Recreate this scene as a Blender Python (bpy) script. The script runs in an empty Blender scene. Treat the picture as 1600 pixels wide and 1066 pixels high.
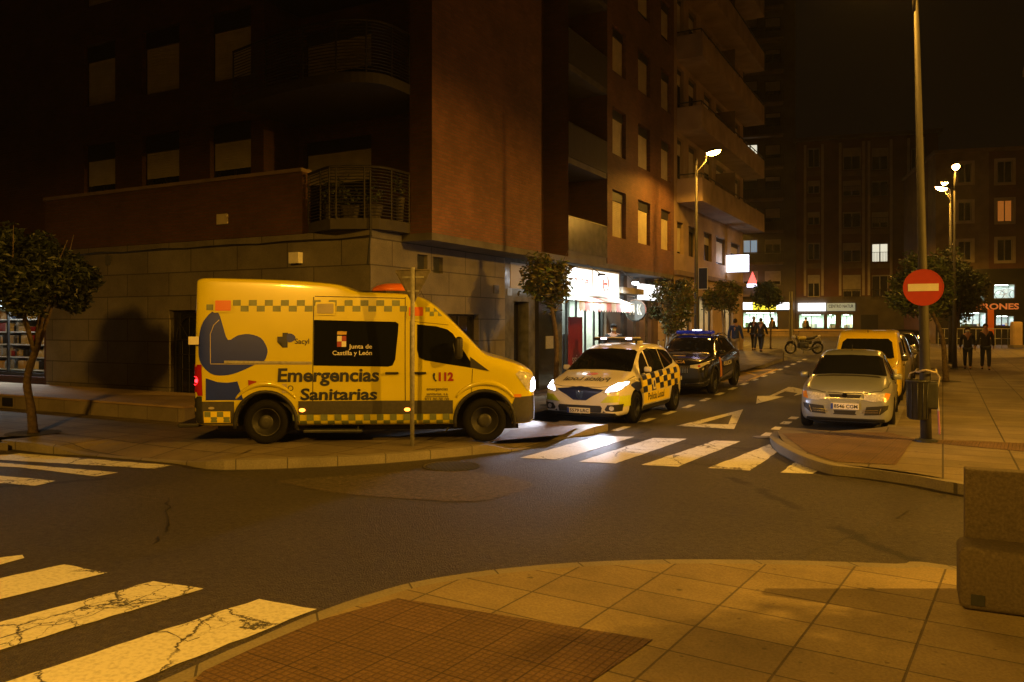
import bpy, bmesh, math, random
from mathutils import Vector, Matrix
from mathutils.bvhtree import BVHTree
random.seed(7)
R = math.radians
scene = bpy.context.scene
COL = scene.collection
# ---------------------------------------------------------------- camera model
F, CX, HY, H = 1271.0, 800.0, 505.0, 2.10
TH = math.atan(673/1271.0)
CT, ST = math.cos(TH), math.sin(TH)
def cam2w(x, d): return (CT*x - ST*d, ST*x + CT*d)
def slope(x, y):
    s = .3 + .7*max(0, min(1, -x/6))
    return .022*max(0.0, y-20)*s
def G(px, py, z=0.0):
    """ground point seen at a measured picture position, at height z above the street"""
    zz = z
    for _ in range(12):
        d = (H-zz)*F/max(1, (py-HY)); x = (px-CX)/F*d
        X, Y = cam2w(x, d)
        zz = .5*zz + .5*(z+slope(X, Y))
    return (X, Y)
def atD(px, py, d):
    X, Y = cam2w((px-CX)/F*d, d)
    return Vector((X, Y, H+(HY-py)/F*d))
def onX(px, py, X0):
    k = (px-CX)/F; d = X0/(CT*k-ST)
    return (d*(ST*k+CT), H+(HY-py)/F*d)
def onY(px, py, Y0):
    k = (px-CX)/F; d = Y0/(ST*k+CT)
    return (d*(CT*k-ST), H+(HY-py)/F*d)
# ---------------------------------------------------------------- materials
MATS = {}
def nmat(name):
    m = bpy.data.materials.new(name); m.use_nodes = True
    return m, m.node_tree.nodes, m.node_tree.links, m.node_tree.nodes['Principled BSDF']
def mat(name, col, rough=.6, metal=0, var=.15, nscale=6, bump=0, bscale=40, coat=0, emit=None, estr=0, spec=None, trans=0):
    if name in MATS: return MATS[name]
    m, N, L, b = nmat(name)
    b.inputs['Roughness'].default_value = rough; b.inputs['Metallic'].default_value = metal
    if coat: b.inputs['Coat Weight'].default_value = coat; b.inputs['Coat Roughness'].default_value = .06
    if spec is not None: b.inputs['Specular IOR Level'].default_value = spec
    if trans: b.inputs['Transmission Weight'].default_value = trans
    c = (*col, 1)
    if var:
        tc = N.new('ShaderNodeTexCoord'); n = N.new('ShaderNodeTexNoise'); n.inputs['Scale'].default_value = nscale
        n.inputs['Detail'].default_value = 6
        L.new(tc.outputs['Object'], n.inputs['Vector'])
        r = N.new('ShaderNodeValToRGB')
        r.color_ramp.elements[0].position = .3; r.color_ramp.elements[1].position = .7
        r.color_ramp.elements[0].color = tuple(v*(1-var) for v in col)+(1,)
        r.color_ramp.elements[1].color = tuple(min(1, v*(1+var)) for v in col)+(1,)
        L.new(n.outputs['Fac'], r.inputs['Fac']); L.new(r.outputs['Color'], b.inputs['Base Color'])
        if bump:
            n2 = N.new('ShaderNodeTexNoise'); n2.inputs['Scale'].default_value = bscale; n2.inputs['Detail'].default_value = 4
            L.new(tc.outputs['Object'], n2.inputs['Vector'])
            bp = N.new('ShaderNodeBump'); bp.inputs['Strength'].default_value = bump; bp.inputs['Distance'].default_value = .02
            L.new(n2.outputs['Fac'], bp.inputs['Height']); L.new(bp.outputs['Normal'], b.inputs['Normal'])
    else: b.inputs['Base Color'].default_value = c
    if emit:
        b.inputs['Emission Color'].default_value = (*emit, 1); b.inputs['Emission Strength'].default_value = estr
    MATS[name] = m; return m
def coords(N, L, mode):
    """wall: u = x+y, v = z (axis-aligned walls); floor: x, y"""
    tc = N.new('ShaderNodeTexCoord'); s = N.new('ShaderNodeSeparateXYZ'); L.new(tc.outputs['Object'], s.inputs[0])
    c = N.new('ShaderNodeCombineXYZ')
    if mode == 'wall':
        a = N.new('ShaderNodeMath'); a.operation = 'ADD'; L.new(s.outputs[0], a.inputs[0]); L.new(s.outputs[1], a.inputs[1])
        L.new(a.outputs[0], c.inputs[0]); L.new(s.outputs[2], c.inputs[1])
    else:
        L.new(s.outputs[0], c.inputs[0]); L.new(s.outputs[1], c.inputs[1])
    return tc, c
def brickmat(name, c1, c2, mortar, bw, bh, ms, mode='wall', offset=.5, rough=.8, bump=.4, stain=.35, rot=0, fine=0):
    m, N, L, b = nmat(name)
    tc, c = coords(N, L, mode)
    mp = N.new('ShaderNodeMapping'); mp.inputs['Rotation'].default_value[2] = rot; L.new(c.outputs[0], mp.inputs[0])
    t = N.new('ShaderNodeTexBrick'); t.offset = offset; t.squash = 1
    t.inputs['Scale'].default_value = 1; t.inputs['Brick Width'].default_value = bw; t.inputs['Row Height'].default_value = bh
    t.inputs['Mortar Size'].default_value = ms; t.inputs['Mortar Smooth'].default_value = .3; t.inputs['Bias'].default_value = 0
    t.inputs['Color1'].default_value = (*c1, 1); t.inputs['Color2'].default_value = (*c2, 1); t.inputs['Mortar'].default_value = (*mortar, 1)
    L.new(mp.outputs[0], t.inputs['Vector'])
    n = N.new('ShaderNodeTexNoise'); n.inputs['Scale'].default_value = .9; n.inputs['Detail'].default_value = 8; n.inputs['Roughness'].default_value = .65
    L.new(tc.outputs['Object'], n.inputs['Vector'])
    r = N.new('ShaderNodeValToRGB'); r.color_ramp.elements[0].position = .32; r.color_ramp.elements[1].position = .68
    r.color_ramp.elements[0].color = (1-stain,)*3+(1,); r.color_ramp.elements[1].color = (1, 1, 1, 1)
    L.new(n.outputs['Fac'], r.inputs['Fac'])
    mx = N.new('ShaderNodeMixRGB'); mx.blend_type = 'MULTIPLY'; mx.inputs[0].default_value = 1
    L.new(t.outputs['Color'], mx.inputs[1]); L.new(r.outputs['Color'], mx.inputs[2])
    n3 = N.new('ShaderNodeTexNoise'); n3.inputs['Scale'].default_value = 55; n3.inputs['Detail'].default_value = 3
    L.new(tc.outputs['Object'], n3.inputs['Vector'])
    r3 = N.new('ShaderNodeValToRGB'); r3.color_ramp.elements[0].position = .3; r3.color_ramp.elements[0].color = (.72, .72, .72, 1); r3.color_ramp.elements[1].position = .7
    L.new(n3.outputs['Fac'], r3.inputs['Fac'])
    mx2 = N.new('ShaderNodeMixRGB'); mx2.blend_type = 'MULTIPLY'; mx2.inputs[0].default_value = 1
    L.new(mx.outputs[0], mx2.inputs[1]); L.new(r3.outputs['Color'], mx2.inputs[2])
    out = mx2.outputs[0]
    if mode == 'floor':
        for sc_, th, dk in ((2.3, .075, .45), (6.5, .11, .6)):
            vs_ = N.new('ShaderNodeTexVoronoi'); vs_.inputs['Scale'].default_value = sc_; L.new(tc.outputs['Object'], vs_.inputs['Vector'])
            mr = N.new('ShaderNodeMapRange'); mr.inputs['From Min'].default_value = th*.6; mr.inputs['From Max'].default_value = th; mr.inputs['To Min'].default_value = dk; mr.inputs['To Max'].default_value = 1
            L.new(vs_.outputs['Distance'], mr.inputs['Value']); mq = N.new('ShaderNodeMixRGB'); mq.blend_type = 'MULTIPLY'; mq.inputs[0].default_value = 1
            L.new(out, mq.inputs[1]); L.new(mr.outputs[0], mq.inputs[2]); out = mq.outputs[0]
    hsum = N.new('ShaderNodeMath'); hsum.operation = 'MULTIPLY_ADD'
    L.new(t.outputs['Fac'], hsum.inputs[0]); hsum.inputs[1].default_value = -1; L.new(n3.outputs['Fac'], hsum.inputs[2])
    hout = hsum.outputs[0]
    if fine:
        t2 = N.new('ShaderNodeTexBrick'); t2.offset = 0
        t2.inputs['Scale'].default_value = 1; t2.inputs['Brick Width'].default_value = fine; t2.inputs['Row Height'].default_value = fine
        t2.inputs['Mortar Size'].default_value = fine*.16; t2.inputs['Mortar Smooth'].default_value = .8
        L.new(mp.outputs[0], t2.inputs['Vector'])
        t2.inputs['Color1'].default_value = (1, 1, 1, 1); t2.inputs['Color2'].default_value = (.85, .85, .85, 1); t2.inputs['Mortar'].default_value = (.6, .58, .55, 1)
        mx3 = N.new('ShaderNodeMixRGB'); mx3.blend_type = 'MULTIPLY'; mx3.inputs[0].default_value = .9
        L.new(out, mx3.inputs[1]); L.new(t2.outputs['Color'], mx3.inputs[2]); out = mx3.outputs[0]
        h2 = N.new('ShaderNodeMath'); h2.operation = 'MULTIPLY_ADD'; L.new(t2.outputs['Fac'], h2.inputs[0]); h2.inputs[1].default_value = -1
        L.new(hout, h2.inputs[2]); hout = h2.outputs[0]
    L.new(out, b.inputs['Base Color'])
    b.inputs['Roughness'].default_value = rough
    bp = N.new('ShaderNodeBump'); bp.inputs['Strength'].default_value = bump; bp.inputs['Distance'].default_value = .012
    L.new(hout, bp.inputs['Height']); L.new(bp.outputs['Normal'], b.inputs['Normal'])
    MATS[name] = m; return m
def crackmask(N, L, tc, scale, width, thresh, dist=.25):
    """thin irregular cracks: 1 on a crack"""
    n = N.new('ShaderNodeTexNoise'); n.inputs['Scale'].default_value = 2.2; n.inputs['Detail'].default_value = 8; n.inputs['Roughness'].default_value = .7
    L.new(tc.outputs['Object'], n.inputs['Vector'])
    mx = N.new('ShaderNodeMixRGB'); mx.inputs[0].default_value = dist
    L.new(tc.outputs['Object'], mx.inputs[1]); L.new(n.outputs['Color'], mx.inputs[2])
    v = N.new('ShaderNodeTexVoronoi'); v.feature = 'DISTANCE_TO_EDGE'; v.inputs['Scale'].default_value = scale
    L.new(mx.outputs[0], v.inputs['Vector'])
    lt = N.new('ShaderNodeMapRange'); lt.inputs['From Min'].default_value = width*.4; lt.inputs['From Max'].default_value = width
    lt.inputs['To Min'].default_value = 1; lt.inputs['To Max'].default_value = 0
    L.new(v.outputs['Distance'], lt.inputs['Value'])
    n2 = N.new('ShaderNodeTexNoise'); n2.inputs['Scale'].default_value = .8; n2.inputs['Detail'].default_value = 2
    L.new(tc.outputs['Object'], n2.inputs['Vector'])
    g = N.new('ShaderNodeMapRange'); g.inputs['From Min'].default_value = thresh; g.inputs['From Max'].default_value = thresh+.06
    L.new(n2.outputs['Fac'], g.inputs['Value'])
    mul = N.new('ShaderNodeMath'); mul.operation = 'MULTIPLY'; L.new(lt.outputs[0], mul.inputs[0]); L.new(g.outputs[0], mul.inputs[1])
    return mul.outputs[0]
def asphalt(name, base, rough=.55, cr=True):
    m, N, L, b = nmat(name)
    tc = N.new('ShaderNodeTexCoord')
    n1 = N.new('ShaderNodeTexNoise'); n1.inputs['Scale'].default_value = .5; n1.inputs['Detail'].default_value = 7; n1.inputs['Roughness'].default_value = .6
    n2 = N.new('ShaderNodeTexNoise'); n2.inputs['Scale'].default_value = 60; n2.inputs['Detail'].default_value = 4; n2.inputs['Roughness'].default_value = .8
    v = N.new('ShaderNodeTexVoronoi'); v.inputs['Scale'].default_value = 75
    for q in (n1, n2, v): L.new(tc.outputs['Object'], q.inputs['Vector'])
    r1 = N.new('ShaderNodeValToRGB'); r1.color_ramp.elements[0].position = .3; r1.color_ramp.elements[1].position = .7
    r1.color_ramp.elements[0].color = tuple(x*.72 for x in base)+(1,); r1.color_ramp.elements[1].color = tuple(x*1.25 for x in base)+(1,)
    L.new(n1.outputs['Fac'], r1.inputs['Fac'])
    r2 = N.new('ShaderNodeValToRGB'); r2.color_ramp.elements[0].position = .35; r2.color_ramp.elements[0].color = (.55, .55, .55, 1)
    r2.color_ramp.elements[1].position = .72; r2.color_ramp.elements[1].color = (1.7, 1.7, 1.7, 1)
    L.new(n2.outputs['Fac'], r2.inputs['Fac'])
    mx = N.new('ShaderNodeMixRGB'); mx.blend_type = 'MULTIPLY'; mx.inputs[0].default_value = 1
    L.new(r1.outputs[0], mx.inputs[1]); L.new(r2.outputs[0], mx.inputs[2])
    n5 = N.new('ShaderNodeTexNoise'); n5.inputs['Scale'].default_value = 14; n5.inputs['Detail'].default_value = 9; n5.inputs['Roughness'].default_value = .85
    L.new(tc.outputs['Object'], n5.inputs['Vector'])
    r5 = N.new('ShaderNodeValToRGB'); r5.color_ramp.elements[0].position = .36; r5.color_ramp.elements[0].color = (.35, .35, .35, 1); r5.color_ramp.elements[1].position = .66; r5.color_ramp.elements[1].color = (2.0, 2.0, 2.0, 1)
    L.new(n5.outputs['Fac'], r5.inputs['Fac'])
    m5 = N.new('ShaderNodeMixRGB'); m5.blend_type = 'MULTIPLY'; m5.inputs[0].default_value = 1; L.new(mx.outputs[0], m5.inputs[1]); L.new(r5.outputs[0], m5.inputs[2])
    out = m5.outputs[0]
    if cr:
        k = crackmask(N, L, tc, .16, .012, .5, .3)
        m2 = N.new('ShaderNodeMixRGB'); L.new(k, m2.inputs[0]); L.new(out, m2.inputs[1]); m2.inputs[2].default_value = (.012, .011, .010, 1); out = m2.outputs[0]
    L.new(out, b.inputs['Base Color'])
    b.inputs['Roughness'].default_value = rough
    bp = N.new('ShaderNodeBump'); bp.inputs['Strength'].default_value = 1; bp.inputs['Distance'].default_value = .02
    L.new(v.outputs['Distance'], bp.inputs['Height']); L.new(bp.outputs['Normal'], b.inputs['Normal'])
    MATS[name] = m; return m
def paintmat(name, col=(.72, .72, .68), wear=.5):
    m, N, L, b = nmat(name)
    tc = N.new('ShaderNodeTexCoord')
    k = crackmask(N, L, tc, 1.3, .013, .40, .3)
    k2 = crackmask(N, L, tc, 4.5, .02, .50, .25)
    n = N.new('ShaderNodeTexNoise'); n.inputs['Scale'].default_value = 5.5; n.inputs['Detail'].default_value = 10; n.inputs['Roughness'].default_value = .75
    L.new(tc.outputs['Object'], n.inputs['Vector'])
    w = N.new('ShaderNodeMapRange'); w.inputs['From Min'].default_value = .60+.08*(1-wear); w.inputs['From Max'].default_value = .66+.08*(1-wear); L.new(n.outputs['Fac'], w.inputs['Value'])
    a = N.new('ShaderNodeMath'); a.operation = 'MAXIMUM'; L.new(k, a.inputs[0]); L.new(k2, a.inputs[1])
    a2 = N.new('ShaderNodeMath'); a2.operation = 'MAXIMUM'; L.new(a.outputs[0], a2.inputs[0]); L.new(w.outputs[0], a2.inputs[1])
    n2 = N.new('ShaderNodeTexNoise'); n2.inputs['Scale'].default_value = 30; n2.inputs['Detail'].default_value = 4
    L.new(tc.outputs['Object'], n2.inputs['Vector'])
    r = N.new('ShaderNodeValToRGB'); r.color_ramp.elements[0].color = tuple(x*.72 for x in col)+(1,); r.color_ramp.elements[0].position = .3
    r.color_ramp.elements[1].color = (*col, 1); r.color_ramp.elements[1].position = .55
    L.new(n2.outputs['Fac'], r.inputs['Fac'])
    m2 = N.new('ShaderNodeMixRGB'); L.new(a2.outputs[0], m2.inputs[0]); L.new(r.outputs[0], m2.inputs[1]); m2.inputs[2].default_value = (.05, .047, .042, 1)
    L.new(m2.outputs[0], b.inputs['Base Color']); b.inputs['Roughness'].default_value = .6
    bp = N.new('ShaderNodeBump'); bp.inputs['Strength'].default_value = .4; bp.inputs['Distance'].default_value = .01
    L.new(n2.outputs['Fac'], bp.inputs['Height']); L.new(bp.outputs['Normal'], b.inputs['Normal'])
    MATS[name] = m; return m
def emat(name, col, s):
    if name in MATS: return MATS[name]
    m, N, L, b = nmat(name)
    b.inputs['Base Color'].default_value = (*col, 1); b.inputs['Emission Color'].default_value = (*col, 1); b.inputs['Emission Strength'].default_value = s
    MATS[name] = m; return m
M = lambda k: MATS[k]
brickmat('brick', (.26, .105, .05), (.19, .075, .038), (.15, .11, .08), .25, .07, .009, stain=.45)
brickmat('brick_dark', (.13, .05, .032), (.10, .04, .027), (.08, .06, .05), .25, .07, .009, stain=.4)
brickmat('stone', (.235, .215, .18), (.185, .165, .135), (.07, .06, .05), 1.5, .55, .014, stain=.45, bump=.5, rough=.75)
brickmat('stone_step', (.36, .31, .24), (.30, .26, .2), (.14, .12, .1), .9, 1.2, .01, stain=.4, rough=.8)
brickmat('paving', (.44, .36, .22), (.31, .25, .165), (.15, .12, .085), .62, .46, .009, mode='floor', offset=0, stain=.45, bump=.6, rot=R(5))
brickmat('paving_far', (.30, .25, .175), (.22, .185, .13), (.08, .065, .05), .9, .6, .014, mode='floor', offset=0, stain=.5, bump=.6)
brickmat('tactile', (.235, .145, .08), (.19, .118, .065), (.11, .07, .04), .40, .40, .006, mode='floor', offset=0, stain=.35, bump=.8, fine=.05, rot=R(5))
brickmat('setts', (.10, .09, .08), (.07, .065, .06), (.02, .02, .02), .12, .10, .012, mode='floor', stain=.4, bump=1)
brickmat('kerbstone', (.34, .31, .25), (.29, .26, .21), (.10, .09, .07), 1.0, 5, .012, mode='wall', stain=.4, rough=.7)
brickmat('plaza', (.32, .24, .17), (.26, .2, .15), (.12, .1, .08), 1.2, .25, .012, stain=.3)
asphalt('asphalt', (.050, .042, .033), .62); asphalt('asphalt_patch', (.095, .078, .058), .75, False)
paintmat('road_paint'); paintmat('road_paint_clean', wear=0); paintmat('yellow_paint', (.65, .45, .06), .4)
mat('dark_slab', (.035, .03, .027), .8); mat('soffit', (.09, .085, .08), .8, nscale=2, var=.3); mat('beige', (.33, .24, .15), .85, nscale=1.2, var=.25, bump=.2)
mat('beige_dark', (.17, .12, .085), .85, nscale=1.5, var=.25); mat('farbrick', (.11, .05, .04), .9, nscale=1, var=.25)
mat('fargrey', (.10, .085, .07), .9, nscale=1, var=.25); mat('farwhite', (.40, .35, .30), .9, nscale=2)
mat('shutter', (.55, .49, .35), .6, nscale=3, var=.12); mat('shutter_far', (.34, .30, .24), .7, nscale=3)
mat('frame_dark', (.02, .018, .016), .4, var=0); mat('frame_white', (.35, .33, .3), .5, var=0); mat('dark', (.012, .012, .012), .5, var=0)
mat('glass_dark', (.012, .013, .015), .06, var=0, spec=.6); mat('granite_black', (.02, .02, .02), .15, nscale=60, var=.5)
mat('marble_grey', (.10, .10, .095), .2, nscale=4, var=.4); mat('metal_grey', (.22, .22, .22), .4, metal=.6, nscale=12); mat('metal_dark', (.05, .055, .06), .45, metal=.4, nscale=12)
mat('pole_grey', (.035, .034, .032), .7, metal=0, nscale=9, bump=.1); mat('galv', (.33, .33, .31), .5, metal=.1, nscale=20, var=.25)
mat('sign_back', (.17, .15, .13), .6, nscale=14, var=.3)
mat('concrete', (.105, .086, .066), .85, nscale=50, var=.3, bump=.5, bscale=160)
mat('trunk', (.09, .065, .045), .9, nscale=14, var=.45, bump=.9, bscale=30); mat('trunk_pale', (.22, .19, .15), .9, nscale=14, var=.35, bump=.8, bscale=30)
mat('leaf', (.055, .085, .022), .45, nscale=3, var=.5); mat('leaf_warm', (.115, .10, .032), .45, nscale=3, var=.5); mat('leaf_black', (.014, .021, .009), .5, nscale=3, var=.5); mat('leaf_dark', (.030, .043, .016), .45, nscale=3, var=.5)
mat('van_yellow', (.66, .58, .008), .28, nscale=2, var=.05, coat=.7); mat('van_grey', (.055, .052, .048), .6, nscale=20, bump=.1)
mat('check_green', (.17, .21, .10), .45, nscale=6, var=.2); mat('blue_deco', (.003, .022, .42), .4, nscale=3, var=.1); mat('text_navy', (.01, .015, .05), .45, var=0)
mat('text_red', (.30, .015, .02), .45, var=0); mat('text_white', (.75, .72, .68), .5, var=0); mat('text_black', (.015, .015, .015), .5, var=0)
mat('car_glass', (.008, .009, .010), .04, var=0, spec=.7); mat('rubber', (.010, .010, .010), .85, nscale=30, bump=.2, bscale=60, spec=.15); mat('black_plastic', (.018, .018, .018), .5, nscale=20)
mat('rim_steel', (.05, .05, .048), .5, metal=.3, nscale=10); mat('rim_alloy', (.42, .42, .42), .28, metal=.9, nscale=10); mat('chrome', (.7, .7, .7), .12, metal=1, var=0)
mat('car_white', (.78, .76, .70), .28, nscale=2, var=.03, coat=.8); mat('fluo', (.62, .72, .03), .4, var=.05); mat('livery_yellow', (.85, .68, .03), .4, var=.05); mat('livery_blue', (.008, .016, .09), .35, var=0)
mat('car_navy', (.010, .011, .018), .22, nscale=2, var=.05, coat=1); mat('car_silver', (.40, .44, .48), .3, metal=.55, nscale=2, var=.04, coat=.8)
mat('postal_yellow', (.74, .56, .015), .32, nscale=2, var=.05, coat=.7); mat('car_dark', (.03, .03, .033), .25, nscale=2, var=.05, coat=.9); mat('car_grey', (.2, .2, .2), .3, metal=.4, nscale=2, var=.05, coat=.8)
mat('lamp_clear', (.62, .62, .6), .1, nscale=30, var=.3, metal=.15); mat('lamp_amber', (.75, .28, .03), .25, var=0); mat('lamp_red', (.35, .01, .01), .25, var=0)
mat('plate', (.78, .76, .7), .5, var=0); mat('plate_blue', (.02, .06, .4), .5, var=0); mat('badge_gold', (.55, .35, .04), .45, var=0)
mat('orange_lens', (.7, .16, .02), .3, var=0); mat('bluelens', (.01, .02, .25), .15, var=0, emit=(.02, .05, .6), estr=.12)
mat('sign_red', (.42, .025, .015), .5, var=.08, nscale=10); mat('sign_white', (.72, .70, .66), .5, var=.06, nscale=10)
mat('awning_red', (.72, .30, .32), .8, var=.1); mat('awning_white', (.75, .72, .70), .8, var=.1); mat('banner_red', (.22, .015, .025), .6, var=.1)
mat('shop_wall', (.55, .58, .5), .8, var=.15); mat('shop_warm', (.55, .42, .25), .8, var=.2, nscale=3)
mat('skin', (.45, .24, .16), .6, var=.08); mat('cloth_black', (.012, .012, .014), .9, var=.2, nscale=9); mat('cloth_navy', (.015, .02, .04), .9, var=.2, nscale=9)
mat('cloth_blue', (.02, .045, .20), .85, var=.2, nscale=9); mat('cloth_denim', (.30, .34, .42), .9, var=.3, nscale=12); mat('cloth_beige', (.32, .26, .18), .9, var=.2, nscale=9)
mat('hair_dark', (.02, .014, .01), .8, var=.2, nscale=30); mat('hair_grey', (.35, .32, .28), .8, var=.2, nscale=30); mat('mask', (.6, .66, .72), .8, var=0)
mat('skin_dim', (.36, .2, .14), .6, var=.08); mat('shoe', (.02, .017, .015), .6, var=0)
mat('soil', (.04, .035, .02), .95, nscale=20, var=.4, bump=.8); mat('manhole', (.10, .10, .10), .35, metal=.6, nscale=30)
mat('railmetal', (.03, .027, .025), .5, metal=.4, var=0); mat('card', (.45, .4, .3), .8, var=.1); mat('tank_yellow', (.5, .42, .05), .3, var=.05, coat=.5)
emat('e_sodium', (1, .46, .07), 170); emat('e_sodium_far', (1, .50, .12), 120); emat('e_led', (.9, .95, 1), 18); emat('e_head', (.78, .80, 1), 26)
emat('e_bar', (.75, .65, 1), 9); emat('e_tail', (1, .02, .03), 8); emat('e_marker', (1, .25, .03), 6); emat('e_signwhite', (.85, .9, .95), 2.6); emat('e_signblue', (.8, .8, 1), 5)
emat('e_signgreen', (.62, .85, .72), 1.1); emat('e_signdim', (.42, .52, .40), .35); emat('e_signyellow', (.8, .75, .05), 1.6); emat('e_red', (1, .12, .10), 2.2)
emat('e_win', (.9, .85, .65), .9); emat('e_winblue', (.45, .65, .8), .35); emat('e_winorange', (.7, .22, .03), .35); emat('e_tube', (.85, 1, .95), 9); emat('e_sign_ext', (.8, .9, .85), .9)
emat('e_orange_sign', (.7, .25, .08), .22); emat('e_signpanel', (.85, .9, .85), 1.5); mat('sign_letter', (.85, .16, .15), .5, var=0)
# ---------------------------------------------------------------- object helpers
def link(o, parent=None):
    COL.objects.link(o)
    if parent: o.parent = parent
    return o
def tagp(o, label=None, cat=None, group=None, kind=None):
    if label: o['label'] = label
    if cat: o['category'] = cat
    if group: o['group'] = group
    if kind: o['kind'] = kind
    return o
def thing(name, label, cat, loc=(0, 0, 0), rz=0, group=None):
    o = bpy.data.objects.new(name, None); o.empty_display_size = .2
    o.location = loc; o.rotation_euler = (0, 0, rz); link(o); return tagp(o, label, cat, group)
def tobj(name, me, mats, parent=None, smooth=False):
    if not isinstance(mats, (list, tuple)): mats = [mats]
    if len(me.materials): me.materials.clear()
    for m in mats: me.materials.append(M(m) if isinstance(m, str) else m)
    if smooth:
        for p in me.polygons: p.use_smooth = True
    return link(bpy.data.objects.new(name, me), parent)
class MB:
    def __init__(s): s.bm = bmesh.new(); s.mi = 0
    def _f(s, vs):
        try:
            f = s.bm.faces.new(vs); f.material_index = s.mi; return f
        except ValueError: return None
    def quad(s, *p):
        return s._f([s.bm.verts.new(q) for q in p])
    def hexa(s, p):   # 8 points: bottom 4 (ccw), top 4
        v = [s.bm.verts.new(q) for q in p]
        for f in ((3, 2, 1, 0), (4, 5, 6, 7), (0, 1, 5, 4), (1, 2, 6, 5), (2, 3, 7, 6), (3, 0, 4, 7)): s._f([v[i] for i in f])
        return v
    def box(s, x0, x1, y0, y1, z0, z1):
        return s.hexa([(x0, y0, z0), (x1, y0, z0), (x1, y1, z0), (x0, y1, z0), (x0, y0, z1), (x1, y0, z1), (x1, y1, z1), (x0, y1, z1)])
    def rbox(s, c, sz, r=.02, seg=2, rot=None):
        b = bmesh.new(); bmesh.ops.create_cube(b, size=1)
        for v in b.verts: v.co = Vector((v.co.x*sz[0], v.co.y*sz[1], v.co.z*sz[2]))
        bmesh.ops.bevel(b, geom=list(b.edges), offset=r, segments=seg, affect='EDGES', profile=.5)
        mt = Matrix.Translation(Vector(c)) @ (rot.to_4x4() if rot else Matrix.Identity(4))
        b.transform(mt); s.merge(b)
    def merge(s, b):
        vm = {v: s.bm.verts.new(v.co) for v in b.verts}
        for f in b.faces: s._f([vm[v] for v in f.verts])
        b.free()
    def tube(s, pts, rad, seg=8, cap=True):
        pts = [Vector(p) for p in pts]
        if not isinstance(rad, (list, tuple)): rad = [rad]*len(pts)
        rings = []
        up = None
        for i, p in enumerate(pts):
            t = (pts[min(i+1, len(pts)-1)]-pts[max(i-1, 0)]).normalized()
            a = t.orthogonal().normalized() if up is None else (up-t*up.dot(t)).normalized()
            up = a; b = t.cross(a)
            rings.append([s.bm.verts.new(p+(a*math.cos(2*math.pi*k/seg)+b*math.sin(2*math.pi*k/seg))*rad[i]) for k in range(seg)])
        for i in range(len(rings)-1):
            for k in range(seg): s._f([rings[i][k], rings[i][(k+1) % seg], rings[i+1][(k+1) % seg], rings[i+1][k]])
        if cap: s._f(rings[0][::-1]); s._f(rings[-1])
    def lathe(s, prof, seg=24, axis='z', c=(0, 0, 0), closed=False):
        rings = []
        for (r, h) in prof:
            ring = []
            for k in range(seg):
                a = 2*math.pi*k/seg
                p = {'z': (r*math.cos(a), r*math.sin(a), h), 'x': (h, r*math.cos(a), r*math.sin(a)), 'y': (r*math.cos(a), h, r*math.sin(a))}[axis]
                ring.append(s.bm.verts.new(Vector(p)+Vector(c)))
            rings.append(ring)
        n = len(rings)
        for i in range(n if closed else n-1):
            A, B = rings[i], rings[(i+1) % n]
            for k in range(seg): s._f([A[k], A[(k+1) % seg], B[(k+1) % seg], B[k]])
        if not closed: s._f(rings[0][::-1]); s._f(rings[-1])
    def prism(s, poly, z0, z1):
        a = [s.bm.verts.new((p[0], p[1], z0)) for p in poly]; b = [s.bm.verts.new((p[0], p[1], z1)) for p in poly]
        s._f(a[::-1]); s._f(b); n = len(poly)
        for i in range(n): s._f([a[i], a[(i+1) % n], b[(i+1) % n], b[i]])
    def mesh(s, name='m', fix=True):
        if fix: bmesh.ops.recalc_face_normals(s.bm, faces=list(s.bm.faces))
        me = bpy.data.meshes.new(name); s.bm.to_mesh(me); s.bm.free(); return me
    def build(s, name, mats, parent=None, smooth=False, fix=True):
        return tobj(name, s.mesh(name, fix), mats, parent, smooth)
def box_obj(name, mats, parent, *b):
    m = MB(); m.box(*b); return m.build(name, mats, parent)
def struct(o): o['kind'] = 'structure'; return o
def text_polys(txt, size=1, bold=0, shear=0, align='LEFT'):
    cu = bpy.data.curves.new('t', 'FONT'); cu.body = txt; cu.size = size; cu.offset = bold; cu.shear = shear; cu.align_x = align
    cu.resolution_u = 3
    o = bpy.data.objects.new('t', cu); COL.objects.link(o)
    dg = bpy.context.evaluated_depsgraph_get(); me = bpy.data.meshes.new_from_object(o.evaluated_get(dg))
    vs = [v.co.copy() for v in me.vertices]; fs = [list(p.vertices) for p in me.polygons]
    bpy.data.objects.remove(o); bpy.data.meshes.remove(me); bpy.data.curves.remove(cu)
    return vs, fs
def text_obj(name, txt, m, parent, origin, du, dv, width, height=None, bold=0, shear=0, mirror=False):
    """flat lettering: origin lower left, du/dv unit vectors"""
    vs, fs = text_polys(txt, 1, bold, shear)
    if not vs: return
    x0 = min(v.x for v in vs); x1 = max(v.x for v in vs); y0 = min(v.y for v in vs); y1 = max(v.y for v in vs)
    s = width/(x1-x0); sy = (height/(y1-y0)) if height else s
    O = Vector(origin); du = Vector(du); dv = Vector(dv)
    me = bpy.data.meshes.new(name)
    me.from_pydata([tuple(O+du*((x1-v.x if mirror else v.x-x0)*s)+dv*((v.y-y0)*sy)) for v in vs], [], fs); me.update()
    return tobj(name, me, m, parent)
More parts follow.
